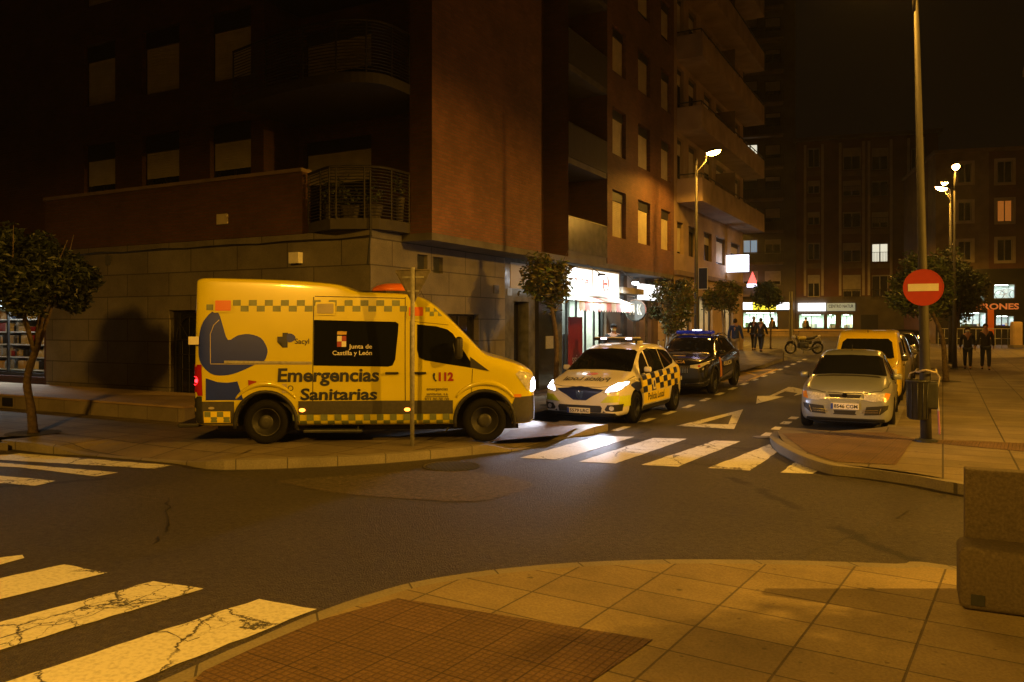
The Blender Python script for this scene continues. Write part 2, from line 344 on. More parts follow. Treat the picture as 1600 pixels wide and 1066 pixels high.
# ================================================================ GROUND
def conform(bm, dz=0):
    for ax, vals in ((1, [20]+list(range(24, 120, 4))), (0, [-6, -3, 0])):
        for v in vals:
            n = Vector((0, 0, 0)); n[ax] = 1; c = Vector((0, 0, 0)); c[ax] = v
            bmesh.ops.bisect_plane(bm, geom=list(bm.verts)+list(bm.edges)+list(bm.faces), plane_co=c, plane_no=n)
    for v in bm.verts: v.co.z += slope(v.co.x, v.co.y)+dz
def sheet(name, poly, z, m, parent=None, low=False):
    bm = bmesh.new(); vs = [bm.verts.new((p[0], p[1], (p[2] if len(p) > 2 else z))) for p in poly]
    f = bm.faces.new(vs)
    bmesh.ops.triangulate(bm, faces=[f])
    conform(bm); bmesh.ops.recalc_face_normals(bm, faces=list(bm.faces))
    if sum(f.normal.z*f.calc_area() for f in bm.faces) < 0: bmesh.ops.reverse_faces(bm, faces=list(bm.faces))
    me = bpy.data.meshes.new(name); bm.to_mesh(me); bm.free(); return tobj(name, me, m, parent)
def pave(name, poly, m, top=.14, bot=-.3, parent=None):
    """raised slab: prism that follows the slope"""
    mb = MB(); mb.prism(poly, bot, top); conform(mb.bm)
    return mb.build(name, m, parent)
def offs(line, d):
    out = []
    for i, p in enumerate(line):
        a = Vector(line[max(i-1, 0)][:2]); b = Vector(line[min(i+1, len(line)-1)][:2]); t = (b-a).normalized()
        out.append((p[0]-t.y*d, p[1]+t.x*d, p[2] if len(p) > 2 else .14))
    return out
def strip(name, A, B, m, skirt=True):
    """band between two polylines with a vertical face under A"""
    mb = MB()
    for i in range(len(A)-1):
        mb.quad(A[i], A[i+1], B[i+1], B[i])
        if skirt: mb.quad((A[i][0], A[i][1], -.2), (A[i+1][0], A[i+1][1], -.2), A[i+1], A[i])
    conform(mb.bm); return mb.build(name, m)
# road base: one big sheet with a slope
mb = MB()
xs = [-400, -60, -30, -12, -6, -3, 0, 12, 40, 400]; ys = [-300, -30, 0, 20]+list(range(24, 121, 4))+[400]
gv = [[mb.bm.verts.new((x, y, slope(x, min(y, 120)))) for x in xs] for y in ys]
for j in range(len(ys)-1):
    for i in range(len(xs)-1): mb._f([gv[j][i], gv[j][i+1], gv[j+1][i+1], gv[j+1][i]])
struct(mb.build('road', 'asphalt'))
def smoothline(pts, n=5):
    out = []
    P = [Vector(p) for p in pts]
    for i in range(len(P)-1):
        p0, p1, p2, p3 = P[max(i-1, 0)], P[i], P[i+1], P[min(i+2, len(P)-1)]
        for k in range(n):
            t = k/n
            out.append(tuple(.5*((2*p1)+(-p0+p2)*t+(2*p0-5*p1+4*p2-p3)*t*t+(-p0+3*p1-3*p2+p3)*t**3)))
    out.append(tuple(P[-1])); return out
g3 = lambda px, py, z=.14: (*G(px, py, z), z)
# --- left corner pavement
KL = smoothline([(-40, 8.3, .14), g3(-120, 678), g3(0, 688), g3(73, 696), g3(130, 710, .03), g3(270, 722, .03), g3(350, 720), g3(560, 713), g3(700, 702), g3(761, 696), g3(815, 702, .02), g3(885, 684, .02), g3(925, 668), g3(950, 663)], 4)
KI = offs(KL, .15); KJ = offs(KL, 1.0); KJ = [(a, b, .14) for a, b, c in KJ]
struct(strip('kerb_left', KL, KI, 'kerbstone')); struct(strip('pavement_edge_left', KI, KJ, 'paving_far', False))
XK = -7.75
EDGE = [(XK, 14.9), (XK, 32.4), (-6.35, 33.6), (-6.35, 38), (XK, 40), (XK, 46.5), (-12, 50), (-60, 50), (-60, 12), (-40, 9.5)]
inner = [p[:2] for p in KJ[1:-3]]
sheet_poly = inner+EDGE
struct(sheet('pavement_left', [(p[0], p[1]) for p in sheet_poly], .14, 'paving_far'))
kl2 = [(*G(950, 663, .14), .14), (XK, 14.9, .14), (XK, 32.4, .14), (-6.35, 33.6, .14), (-6.35, 38, .14), (XK, 40, .14), (XK, 46.5, .14), (-12, 50, .14)]
struct(strip('kerb_street', kl2, offs(kl2, .15), 'kerbstone'))
tri = [KJ[-3][:2], (-5.9, 14.6), (XK, 14.75), (XK-.4, 14.8)]
# tactile zones: by the dropped kerb of the centre crossing
struct(sheet('tactile_paving_left', [G(770, 690, .14), G(878, 680, .14), G(905, 667, .14), G(860, 664, .14), G(800, 672, .14)], .147, 'tactile'))
# --- near pavement (where the photographer stands)
KN = smoothline([(-3.0, -40, .14), (-3.3, -6, .14), (-3.75, 1.2, .14), g3(300, 1042), g3(400, 998), g3(480, 963), g3(560, 934), g3(640, 911), g3(720, 897), g3(800, 887), g3(900, 879), g3(1000, 875), g3(1100, 874), g3(1250, 876), g3(1400, 881), g3(1500, 886), (3, 6.9, .14), (9, 5.4, .14), (40, -2, .14)], 4)
KN = KN[::-1]
KNI = offs(KN, .12)
struct(strip('kerb_near', KN, KNI, 'kerbstone'))
struct(sheet('pavement_near', [p[:2] for p in KNI]+[(-3.0, -60), (40, -60)], .14, 'paving'))
struct(sheet('tactile_paving_near', [G(622, 936, .14), G(1020, 1001, .14), G(860, 1110, .14), G(262, 1110, .14), G(318, 1050, .14), G(400, 1012, .14), G(500, 970, .14)], .146, 'tactile'))
# --- right pavement with its bulge round the parked cars
XR = -.93
KR = smoothline([(60, 9.0, .14), (12, 9.8, .14), (4, 10.5, .14), (1.6, 10.8, .14), g3(1507, 757), g3(1430, 743), g3(1350, 732), g3(1300, 727), g3(1262, 716), g3(1232, 703), g3(1210, 690), g3(1203, 681, .06), g3(1211, 673, .04)], 4)
KR = KR[::-1]
KR = [(p[0], p[1], p[2]) for p in KR]
kr2 = [(XR, 80, .14), (XR, 17.0, .14)]
KRall = kr2+[(XR-.9, 15.9, .06)]+KR
KRI = offs(KRall, .15)
struct(strip('kerb_right', KRall, KRI, 'kerbstone'))
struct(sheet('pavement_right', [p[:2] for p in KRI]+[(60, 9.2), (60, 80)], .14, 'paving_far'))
struct(sheet('tactile_paving_right', [G(1222, 678, .14), G(1262, 708, .14), G(1305, 722, .14), G(1400, 727, .14), G(1428, 686, .14), G(1388, 676, .14)], .147, 'tactile'))
struct(sheet('tactile_strip_right', [G(1428, 686, .14), G(1760, 700, .14), G(1760, 712, .14), G(1600, 706, .14), G(1425, 690, .14)], .147, 'tactile'))
struct(sheet('parking_bay_setts', [(-2.85, 16.0), (XR, 16.6), (XR, 42), (-2.85, 42)], .005, 'setts'))
# --- painted markings
def paint(name, pts, m='road_paint', z=.006, rag=.012):
    P = [G(*p) for p in pts]; out = []
    for i in range(len(P)):
        a = Vector(P[i]); b = Vector(P[(i+1) % len(P)]); n = max(1, int((b-a).length/.12)); t = (b-a).normalized(); nn = Vector((-t.y, t.x))
        for k in range(n):
            q = a.lerp(b, k/n)+(nn*random.uniform(-rag, rag) if k else Vector((0, 0))); out.append((q.x, q.y))
    return struct(sheet(name, out, z, m))
for q in ([(935, 682), (992, 683), (875, 719), (812, 716)], [(1020, 685), (1074, 686), (962, 725), (904, 722)], [(1117, 689), (1157, 690), (1060, 730), (1002, 727)],
          [(1202, 695), (1214, 707), (1172, 736), (1106, 732)], [(1242, 723), (1292, 729), (1270, 741), (1219, 739)],
          [(-60, 880), (35, 868), (38, 873), (-60, 900)], [(-60, 918), (100, 883), (168, 896), (-60, 953)],
          [(-60, 990), (240, 909), (318, 921), (-60, 1035)], [(-60, 1090), (405, 937), (495, 953), (150, 1090)],
          [(-40, 712), (15, 711), (30, 709), (272, 728), (240, 733), (-40, 717)], [(-40, 721), (20, 725), (185, 739), (150, 745), (30, 731), (-40, 728)],
          [(-40, 742), (0, 744), (87, 752), (55, 760), (-40, 753)]):
    paint('crosswalk_stripe', q)
# triangle and arrow
tri_o = [G(1057, 666), G(1161, 640), G(1147, 671)]; tri_i = [G(1094, 662.5), G(1144, 648.5), G(1138, 663.6)]
mb = MB(); a = [mb.bm.verts.new((*p, .006)) for p in tri_o]; b = [mb.bm.verts.new((*p, .006)) for p in tri_i]
for i in range(3): mb._f([a[i], a[(i+1) % 3], b[(i+1) % 3], b[i]])
conform(mb.bm); struct(mb.build('give_way_triangle_marking', 'road_paint_clean'))
cr = lambda x, y: (1160+x*.1126, 570+y*.1126)
paint('arrow_marking', [cr(*p) for p in ((190, 545), (207, 437), (375, 435), (640, 312), (690, 312), (870, 352), (905, 365), (870, 400), (710, 435), (770, 395), (590, 372), (445, 435), (585, 445))], 'road_paint_clean', rag=0)
for i in range(16):
    y0 = 14.9+i*1.62; X0 = XK+2.1
    if i in (2, 3, 4, 5): pass
    struct(sheet('bay_dash_left', [(X0-.07, y0), (X0+.09, y0), (X0+.09, y0+.75), (X0-.07, y0+.75)], .006, 'road_paint'))
for i in range(4):
    y0 = 15.55+i*1.0
    struct(sheet('bay_dash_right', [(-3.0, y0), (-2.82, y0), (-2.82, y0+.5), (-3.0, y0+.5)], .006, 'road_paint'))
for a, b in (((XK+.2, 27.9), (-5.9, 33.0)), ((-5.9, 29.9), (XK+.2, 32.8)), ((-5.9, 27.6), (XK+.2, 27.6)), ((-5.75, 27.6), (-5.75, 33.2))):
    A, B = Vector(a), Vector(b); t = (B-A).normalized(); n = Vector((-t.y, t.x))*.07
    struct(sheet('loading_bay_line', [tuple(A-n), tuple(B-n), tuple(B+n), tuple(A+n)], .010 if a[0] != b[0] else .014, 'yellow_paint'))
struct(sheet('loading_bay_surface', [(XK, 26.9), (-5.7, 26.9), (-5.7, 33.2), (XK, 32.4)], .003, 'plaza'))
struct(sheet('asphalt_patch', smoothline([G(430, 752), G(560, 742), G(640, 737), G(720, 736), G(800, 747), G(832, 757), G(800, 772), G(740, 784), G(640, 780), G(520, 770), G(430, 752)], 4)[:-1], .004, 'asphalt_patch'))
def crack(pts, w=.012):
    w *= .55
    P = [Vector(G(*p)) for p in pts]; Q = []
    for p, q in zip(P, P[1:]):
        n = max(2, int((q-p).length/.10)); t = (q-p).normalized(); nn = Vector((-t.y, t.x))
        for k in range(n): Q.append(p.lerp(q, k/n)+nn*random.gauss(0, .022))
    L1, L2 = [], []
    for i, p in enumerate(Q):
        t = (Q[min(i+1, len(Q)-1)]-Q[max(0, i-1)]).normalized(); nn = Vector((-t.y, t.x))*w*random.uniform(.25, 1.3); L1.append((*(p+nn), .0075)); L2.append((*(p-nn), .0075))
    mb = MB()
    for i in range(len(Q)-1): mb.quad(L1[i], L1[i+1], L2[i+1], L2[i])
    struct(mb.build('road_crack', 'dark', fix=False))
crack([(-30, 788), (80, 778), (200, 762), (330, 742), (470, 722)], .012); crack([(262, 778), (258, 800), (262, 822), (240, 855)], .014)
crack([(640, 842), (700, 862), (800, 882), (850, 892), (935, 908)], .009); crack([(60, 850), (180, 872), (320, 868)], .008); crack([(1240, 872), (1330, 840), (1420, 800), (1505, 762)], .012)
crack([(820, 776), (900, 785), (960, 790), (1100, 800), (1200, 806)], .008)
for pts in ([(-20, 1005), (90, 975), (190, 948), (250, 925)], [(240, 986), (275, 995), (292, 1003), (330, 992)]): crack(pts, .014)
# manholes / grates
def grate(name, label, px, py, r, z=.0, sx=1):
    X, Y = G(px, py, z); t = thing(name, label, 'drain cover', (X, Y, z+.004+slope(X, Y)))
    m = MB(); m.lathe([(r, 0), (r, .006), (r-.03, .008), (r-.03, .004), (.001, .004)], 28); m.build('cover_rim', 'manhole', t)
    m = MB()
    for i in range(-6, 7):
        x = i*r/7.2; l = math.sqrt(max(0, (r*.9)**2-x*x))
        m.box(x-.012, x+.012, -l, l, .004, .012)
    m.build('cover_bars', 'manhole', t); return t
grate('manhole_cover', 'ribbed round cast iron cover in the road below the ambulance front', 706, 729, .42)
grate('manhole_cover', 'dark iron cover in the asphalt near the crossing by the parked silver car', 1190, 684, .16)

# ================================================================ FACADES
class Fac:
    """vertical facade plane: P(u, z, depth into the building)"""
    def __init__(s, o, du, dn): s.o = Vector(o); s.du = Vector(du); s.dn = Vector(dn)
    def P(s, u, z, d=0): q = s.o+s.du*u+s.dn*d; return (q.x, q.y, z)
    def wall(s, name, u0, u1, z0, z1, holes, m, parent, reveal=.18, thick=.25):
        us = sorted({u0, u1, *[h[0] for h in holes], *[h[1] for h in holes]}); zs = sorted({z0, z1, *[h[2] for h in holes], *[h[3] for h in holes]})
        us = [u for u in us if u0 <= u <= u1]; zs = [z for z in zs if z0 <= z <= z1]
        mb = MB()
        inh = lambda u, z: any(h[0] < u < h[1] and h[2] < z < h[3] for h in holes)
        for i in range(len(us)-1):
            for j in range(len(zs)-1):
                if not inh((us[i]+us[i+1])/2, (zs[j]+zs[j+1])/2):
                    mb.quad(s.P(us[i], zs[j]), s.P(us[i+1], zs[j]), s.P(us[i+1], zs[j+1]), s.P(us[i], zs[j+1]))
        for h in holes:
            a, b, c, d = h[:4]; r = h[4] if len(h) > 4 else reveal
            for p, q in (((a, c), (b, c)), ((b, c), (b, d)), ((b, d), (a, d)), ((a, d), (a, c))):
                mb.quad(s.P(*p), s.P(*q), s.P(*q, r), s.P(*p, r))
        bmesh.ops.remove_doubles(mb.bm, verts=mb.bm.verts, dist=.0005)
        return mb.build(name, m, parent, fix=False)
    def panel(s, name, u0, u1, z0, z1, d0, d1, m, parent, mb=None):
        own = mb is None; mb = mb or MB()
        mb.hexa([s.P(u0, z0, d0), s.P(u1, z0, d0), s.P(u1, z0, d1), s.P(u0, z0, d1), s.P(u0, z1, d0), s.P(u1, z1, d0), s.P(u1, z1, d1), s.P(u0, z1, d1)])
        return mb.build(name, m, parent) if own else None
    def window(s, h, parent, frame='frame_dark', pane='glass_dark', shutter=None, sm='shutter', box=.3, dep=.17, mull=1, fw=.05, sill=None, label=None):
        a, b, c, d = h[:4]
        mb = MB()
        for q in ((a, b, c, c+fw), (a, b, d-fw, d), (a, a+fw, c+fw, d-fw), (b-fw, b, c+fw, d-fw)): s.panel('', *q, dep-.03, dep+.04, None, None, mb)
        for k in range(mull):
            u = a+(b-a)*(k+1)/(mull+1); s.panel('', u-fw*.6, u+fw*.6, c+fw, d-fw, dep-.02, dep+.03, None, None, mb)
        if box: s.panel('', a+fw, b-fw, d-box, d-fw, dep-.08, dep+.03, None, None, mb)
        w = mb.build('window', frame, parent)
        if label: w['label'] = label
        s.panel('pane', a+fw, b-fw, c+fw, d-fw, dep+.005, dep+.015, pane, w)
        if shutter:
            z0 = d-box-(d-box-c)*shutter
            mb = MB(); n = max(2, int((d-box-z0)/.06))
            for k in range(n):
                za = z0+(d-box-z0)*k/n; zb = z0+(d-box-z0)*(k+.88)/n
                s.panel('', a+fw, b-fw, za, zb, dep-.045, dep-.025, None, None, mb)
            s.panel('', a+fw, b-fw, z0, d-box, dep-.026, dep-.021, None, None, mb)
            mb.build('shutter', sm, w)
        if sill: s.panel('sill', a-.06, b+.06, c-.07, c-.002, -.06, dep, sill, w)
        return w
YW, XW, XB, ZS = 13.35, -10.35, -9.55, 4.02    # stone wall planes, brick plane, soffit height
UPY = 14.55
FY = Fac((0, YW, 0), (1, 0, 0), (0, 1, 0)); FX = Fac((XW, 0, 0), (0, 1, 0), (-1, 0, 0)); FB = Fac((XB, 0, 0), (0, 1, 0), (-1, 0, 0)); FU = Fac((0, UPY, 0), (1, 0, 0), (0, 1, 0))
B1 = thing('corner_building', 'brick apartment block with stone ground floor on the corner behind the ambulance', 'building', (XW, YW, 0))
B1.location = (0, 0, 0)
xl = onY(72, 500, YW)[0]; yr = onX(1053, 300, XB)[0]; TOPZ = 18.5
y790 = onX(789, 400, XW)[0]
# ground floor south wall (step window)
w1 = (onY(264, 500, YW)[0], onY(318, 500, YW)[0], .35, onY(264, 485, YW)[1])
FY.wall('stone_wall', xl, XW, -.2, ZS, [w1], 'stone', B1)
FY.window(w1, B1, mull=0, box=0)
mb = MB()
u0, u1 = w1[0]+.12, w1[1]-.12; um = (u0+u1)/2; rr = (u1-u0)/2-.02
for z in (1.0, 1.35, 1.7): mb.tube([(u0, YW+.10, z), (u1, YW+.10, z)], .012, 6)
for k in range(5): mb.tube([(u0+(u1-u0)*k/4, YW+.10, .45), (u0+(u1-u0)*k/4, YW+.10, 1.7)], .010, 6)
mb.tube([(um-rr*math.cos(a), YW+.10, 1.7+.55*math.sin(a)) for a in [math.pi*i/12 for i in range(13)]], .014, 6)
for a in (.8, 1.57, 2.34): mb.tube([(um, YW+.10, 1.7), (um-rr*math.cos(a), YW+.10, 1.7+.55*math.sin(a))], .009, 6)
mb.build('window_grille', 'railmetal', B1)
# street-side stone wall
dz = lambda px, py, X=XW: onX(px, py, X)
h1 = (dz(700, 500)[0], dz(748, 500)[0], .16, dz(720, 491)[1]); v1 = (dz(652, 400)[0], dz(668, 400)[0], dz(660, 424)[1], dz(660, 398)[1]); v2 = (dz(677, 400)[0], dz(692, 400)[0], dz(684, 427)[1], dz(684, 402)[1])
FX.wall('stone_wall', YW, y790, -.2, ZS, [h1, v1, v2], 'stone', B1)
d = FX.window(h1, B1, mull=1, box=0, dep=.17); d.name = 'door'
FX.panel('vent', v1[0], v1[1], v1[2], v1[3], .10, .14, 'metal_dark', B1); FX.panel('vent', v2[0], v2[1], v2[2], v2[3], .10, .14, 'metal_dark', B1)
FX.panel('wall_plate', dz(771, 400)[0], dz(779, 400)[0], dz(775, 459)[1], dz(775, 446)[1], -.02, .0, 'marble_grey', B1)
# polished entrance and shop front bays, street side
yA, yB, yC = dz(836, 500)[0], dz(852, 500)[0], dz(874, 500)[0]
FX.wall('entrance_wall', y790, yA, -.2, ZS, [(dz(803, 500)[0], dz(826, 500)[0], .14, 2.7)], 'marble_grey', B1, reveal=.35)
e = FX.window((dz(803, 500)[0], dz(826, 500)[0], .14, 2.7), B1, mull=1, box=0, dep=.35); e.name = 'door'
FX.panel('door_handle', dz(812, 500)[0], dz(812, 500)[0]+.05, .8, 2.2, .24, .28, 'chrome', e)
FX.panel('transom_window', y790+.3, yA+.6, 3.05, 3.75, -.012, .0, 'frame_white', B1)
FX.panel('number_plate', dz(792, 500)[0], dz(799, 500)[0], dz(795, 462)[1], dz(795, 450)[1], -.02, 0, 'metal_grey', B1)
FX.panel('pillar', yA, yB+.5, -.2, ZS, -.12, .3, 'granite_black', B1)
FX.panel('intercom_plate', yA+.45, yA+.95, 1.35, 1.72, -.14, -.121, 'galv', B1)
FX.panel('pillar', yB+.5, yC+.1, -.2, ZS, -.05, .3, 'marble_grey', B1)
# first shop bay glass + interior
yD = dz(968, 500)[0]; yE = dz(1018, 500)[0]; yF = yr
def shopbay(parent, F_, u0, u1, z0, z1, depth, wallm, lightcol, power, mull=3, items=0, tube='e_tube', fmat='frame_dark'):
    mb = MB()
    for q in (((u0, z0, .2), (u1, z0, .2), (u1, z0, depth), (u0, z0, depth)), ((u0, z1, .2), (u1, z1, .2), (u1, z1, depth), (u0, z1, depth)), ((u0, z0, .2), (u0, z1, .2), (u0, z1, depth), (u0, z0, depth)),
              ((u1, z0, .2), (u1, z1, .2), (u1, z1, depth), (u1, z0, depth)), ((u0, z0, depth), (u1, z0, depth), (u1, z1, depth), (u0, z1, depth))):
        mb.quad(*[F_.P(*p) for p in q])
    it = mb.build('shop_interior', wallm, parent, fix=False)
    mb = MB(); fw = .05
    for q in ((u0, u1, z0, z0+.1), (u0, u1, z1-fw, z1), (u0, u0+fw, z0+.1, z1-fw), (u1-fw, u1, z0+.1, z1-fw)): F_.panel('', *q, .12, .2, None, None, mb)
    for k in range(mull):
        u = u0+(u1-u0)*(k+1)/(mull+1); F_.panel('', u-.03, u+.03, z0+.1, z1-fw, .13, .19, None, None, mb)
    mb.build('shop_front_frame', fmat, parent)
    if items:
        for k in range(items):
            u = random.uniform(u0+.2, u1-.4); dd = random.uniform(.6, depth-.2); hh = random.uniform(.3, z1-z0-.9)
            F_.panel('display_item', u, u+random.uniform(.15, .6), z0+.01, z0+hh, dd, dd+.15, random.choice(['shop_warm', 'card', 'car_grey', 'metal_dark', 'sign_white', 'leaf', 'blue_deco', 'awning_white']), it)
    lm = F_.panel('ceiling_light', u0+.3, u1-.3, z1-.09, z1-.04, depth*.45, depth*.45+.14, tube, it)
    li = bpy.data.lights.new('shop_light', 'AREA'); li.shape = 'RECTANGLE'; li.size = max(.5, (u1-u0)*.8); li.size_y = max(.3, depth*.6); li.energy = power; li.color = lightcol
    lo = bpy.data.objects.new('shop_light', li); lo.location = F_.P((u0+u1)/2, z1-.12, depth*.5); lo.rotation_euler = (0, 0, math.atan2(F_.du.y, F_.du.x)); link(lo)
    lo.parent = parent; lo.matrix_parent_inverse = Matrix.Identity(4)
    return it
WC = (.82, 1, .9)
shopbay(B1, FX, yC+.1, yD-1.3, .25, 3.0, 2.2, 'shop_wall', WC, 200, 4, 10)
FX.panel('shop_lintel', yC+.1, yD-1.3, 3.0, ZS, 0, .3, 'marble_grey', B1); FX.panel('shop_base', yC+.1, yD-1.3, -.2, .25, 0, .3, 'marble_grey', B1)
FX.panel('red_poster', yC+.9, yC+2.0, .3, 2.3, .08, .11, 'banner_red', B1)
text_obj('poster_lettering', 'ssie', 'text_white', B1, FX.P(yC+1.15, .8, .075), (0, 1, 0), (0, 0, 1), .6)
FX.panel('shop_wall_panel', yD-1.3, yD+.1, -.2, ZS, 0, .3, 'beige_dark', B1)
# columns then bar with dark brown front
for k in range(7):
    a = yD+.1+(yE+1.2-yD)*k/7; b = a+(yE+1.2-yD)/7
    FX.panel('shop_front_panel', a, b-.03, -.2, ZS, (0 if k % 2 else .12), .4, ('beige_dark' if k % 2 else 'marble_grey'), B1)
FX.panel('shop_front_wall', yE+1.2, yF, -.2, ZS, .05, .4, 'beige_dark', B1)
# upper street walls
cz = [(dz(957, 300, XB)[0], dz(978, 300, XB)[0]), (dz(997, 300, XB)[0], dz(1016, 300, XB)[0]), (dz(1033, 300, XB)[0], dz(1048, 300, XB)[0])]
rowz = [(4.95+2.72*k, 6.5+2.72*k) for k in range(5)]
holes = [(a, b, c, d) for a, b in cz for c, d in rowz]
y845 = dz(846, 396, XB)[0]; y888 = dz(888, 300, XB)[0]; y948 = dz(949, 300, XB)[0]; y675 = dz(675, 367, XB)[0]
FB.wall('brick_wall', y675, y845, ZS, TOPZ, [], 'brick', B1)
FB.wall('brick_wall', y948, yr, ZS, TOPZ, holes, 'brick', B1)
for i, h in enumerate(holes):
    FB.window(h, B1, shutter=(1 if i % 5 < 3 else .8), box=.33, mull=0)
# returns, recess
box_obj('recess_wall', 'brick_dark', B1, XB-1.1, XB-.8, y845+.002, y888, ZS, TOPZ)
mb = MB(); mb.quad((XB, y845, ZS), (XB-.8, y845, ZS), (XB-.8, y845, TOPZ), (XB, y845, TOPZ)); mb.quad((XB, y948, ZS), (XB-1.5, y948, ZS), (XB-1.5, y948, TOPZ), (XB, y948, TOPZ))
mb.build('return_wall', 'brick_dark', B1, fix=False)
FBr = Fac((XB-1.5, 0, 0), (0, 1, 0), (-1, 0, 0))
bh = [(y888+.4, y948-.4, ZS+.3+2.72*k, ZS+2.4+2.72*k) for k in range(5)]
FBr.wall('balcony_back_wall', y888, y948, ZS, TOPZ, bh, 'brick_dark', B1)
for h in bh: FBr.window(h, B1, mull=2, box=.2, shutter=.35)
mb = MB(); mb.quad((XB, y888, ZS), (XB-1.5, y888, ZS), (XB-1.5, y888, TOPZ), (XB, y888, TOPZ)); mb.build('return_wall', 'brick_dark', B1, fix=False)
for k in range(5):
    z = ZS+.001+2.72*k
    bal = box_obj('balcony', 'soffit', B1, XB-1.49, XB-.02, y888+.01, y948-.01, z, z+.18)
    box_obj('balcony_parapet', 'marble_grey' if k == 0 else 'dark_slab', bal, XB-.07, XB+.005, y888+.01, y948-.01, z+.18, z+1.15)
    mb = MB(); mb.tube([(XB-.03, y888, z+1.18), (XB-.03, y948, z+1.18)], .03, 6); mb.build('balcony_rail', 'railmetal', bal)
    if k in (1, 2, 3):
        ac = MB(); ac.rbox((XB-1.2, y948-.75, z+1.55), (.3, .8, .55), .03); a_ = ac.build('air_conditioner', 'sign_white', bal)
        f = MB(); f.lathe([(.2, 0), (.2, .01), (.03, .012), (.02, 0)], 16, 'x', (XB-1.04, y948-.6, z+1.55)); f.build('fan_grille', 'metal_dark', a_)
# soffit slab and dark fascia line
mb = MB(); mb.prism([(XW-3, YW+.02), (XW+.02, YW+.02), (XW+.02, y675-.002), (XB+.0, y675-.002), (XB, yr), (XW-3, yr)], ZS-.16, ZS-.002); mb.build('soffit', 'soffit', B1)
# brick box south face + upper facade
xbox = onY(640, 300, y675)[0]
FS = Fac((0, y675, 0), (1, 0, 0), (0, 1, 0))
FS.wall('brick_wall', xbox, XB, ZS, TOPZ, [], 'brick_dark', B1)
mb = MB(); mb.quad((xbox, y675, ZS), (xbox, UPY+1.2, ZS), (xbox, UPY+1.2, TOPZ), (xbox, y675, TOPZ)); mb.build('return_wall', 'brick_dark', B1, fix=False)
FU2 = Fac((0, UPY+1.2, 0), (1, 0, 0), (0, 1, 0))
xrec = onY(412, 200, UPY)[0]
oy = lambda px, py, Y=UPY: onY(px, py, Y)
cols = [(oy(131, 100)[0], oy(180, 100)[0]), (oy(222, 100)[0], oy(280, 100)[0]), (oy(328, 100)[0], oy(392, 100)[0])]
zt2 = oy(222, 50)[1]; zb2 = oy(222, 150)[1]; zt1 = oy(222, 213)[1]
st = zt2-zt1
rows = [(zb2-st-.0, zt1), (zb2, zt2), (zb2+st, zt2+st), (zb2+2*st, zt2+2*st)]
uh = [(a, b, c, d) for a, b in cols for c, d in rows]
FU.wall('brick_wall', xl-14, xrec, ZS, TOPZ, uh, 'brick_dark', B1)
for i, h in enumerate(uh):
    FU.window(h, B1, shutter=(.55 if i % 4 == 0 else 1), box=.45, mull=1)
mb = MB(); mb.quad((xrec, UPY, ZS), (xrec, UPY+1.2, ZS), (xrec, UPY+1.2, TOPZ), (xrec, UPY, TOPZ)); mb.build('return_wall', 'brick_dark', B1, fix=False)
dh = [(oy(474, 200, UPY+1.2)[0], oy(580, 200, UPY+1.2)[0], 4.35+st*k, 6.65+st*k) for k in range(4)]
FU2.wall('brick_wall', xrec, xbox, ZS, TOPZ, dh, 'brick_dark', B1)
for h in dh: FU2.window(h, B1, shutter=.38, box=.3, mull=1)
# terrace parapet along the south side
zc = onY(300, 283, YW)[1]; xpe = onY(474, 300, YW)[0]
mb = MB(); mb.box(xl, xpe, YW-.03, YW+.22, ZS+.003, zc-.08); par = mb.build('terrace_parapet', 'brick_dark', B1)
box_obj('coping', 'beige_dark', par, xl-.03, xpe+.0, YW-.07, YW+.26, zc-.08, zc)
mb = MB(); mb.box(xl, XW, YW+.22, UPY+1.2, ZS+.003, ZS+.15); mb.build('terrace_floor', 'soffit', B1)
box_obj('terrace_end_wall', 'brick_dark', B1, xl-.02, xl+.2, YW+.22, UPY, ZS+.003, zc-.08)
box_obj('wall_lamp_box', 'card', par, *[onY(342, 350, YW)[0], onY(358, 350, YW)[0]], YW-.07, YW-.031, onY(350, 351, YW)[1], onY(350, 335, YW)[1])
# curved balconies on the corner
def curved_balcony(x0, z, lab, slab='dark_slab'):
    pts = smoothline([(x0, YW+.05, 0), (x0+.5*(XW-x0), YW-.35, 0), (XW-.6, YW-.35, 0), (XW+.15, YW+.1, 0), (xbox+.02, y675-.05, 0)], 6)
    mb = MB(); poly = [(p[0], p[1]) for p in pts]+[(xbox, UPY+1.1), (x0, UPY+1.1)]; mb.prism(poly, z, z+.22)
    b = mb.build('balcony', slab, B1); b['label'] = lab
    n = 15
    mb = MB()
    for k in range(n):
        zz = z+.28+k*.066
        mb.tube([(p[0], p[1], zz) for p in pts], .011, 5)
    mb.tube([(p[0], p[1], z+.28+n*.066) for p in pts], .03, 6)
    for i in range(0, len(pts), 4): mb.tube([(pts[i][0], pts[i][1], z+.2), (pts[i][0], pts[i][1], z+1.27)], .02, 6)
    mb.build('balcony_rail', 'railmetal', b); return b, pts
cb, cpts = curved_balcony(xpe+.1, ZS+.004, 'curved slatted balcony at the corner')
for k in range(1, 4): curved_balcony(onY(362, 180, YW)[0], ZS+.2+st*k, 'dark rounded balcony jutting from the corner recess')
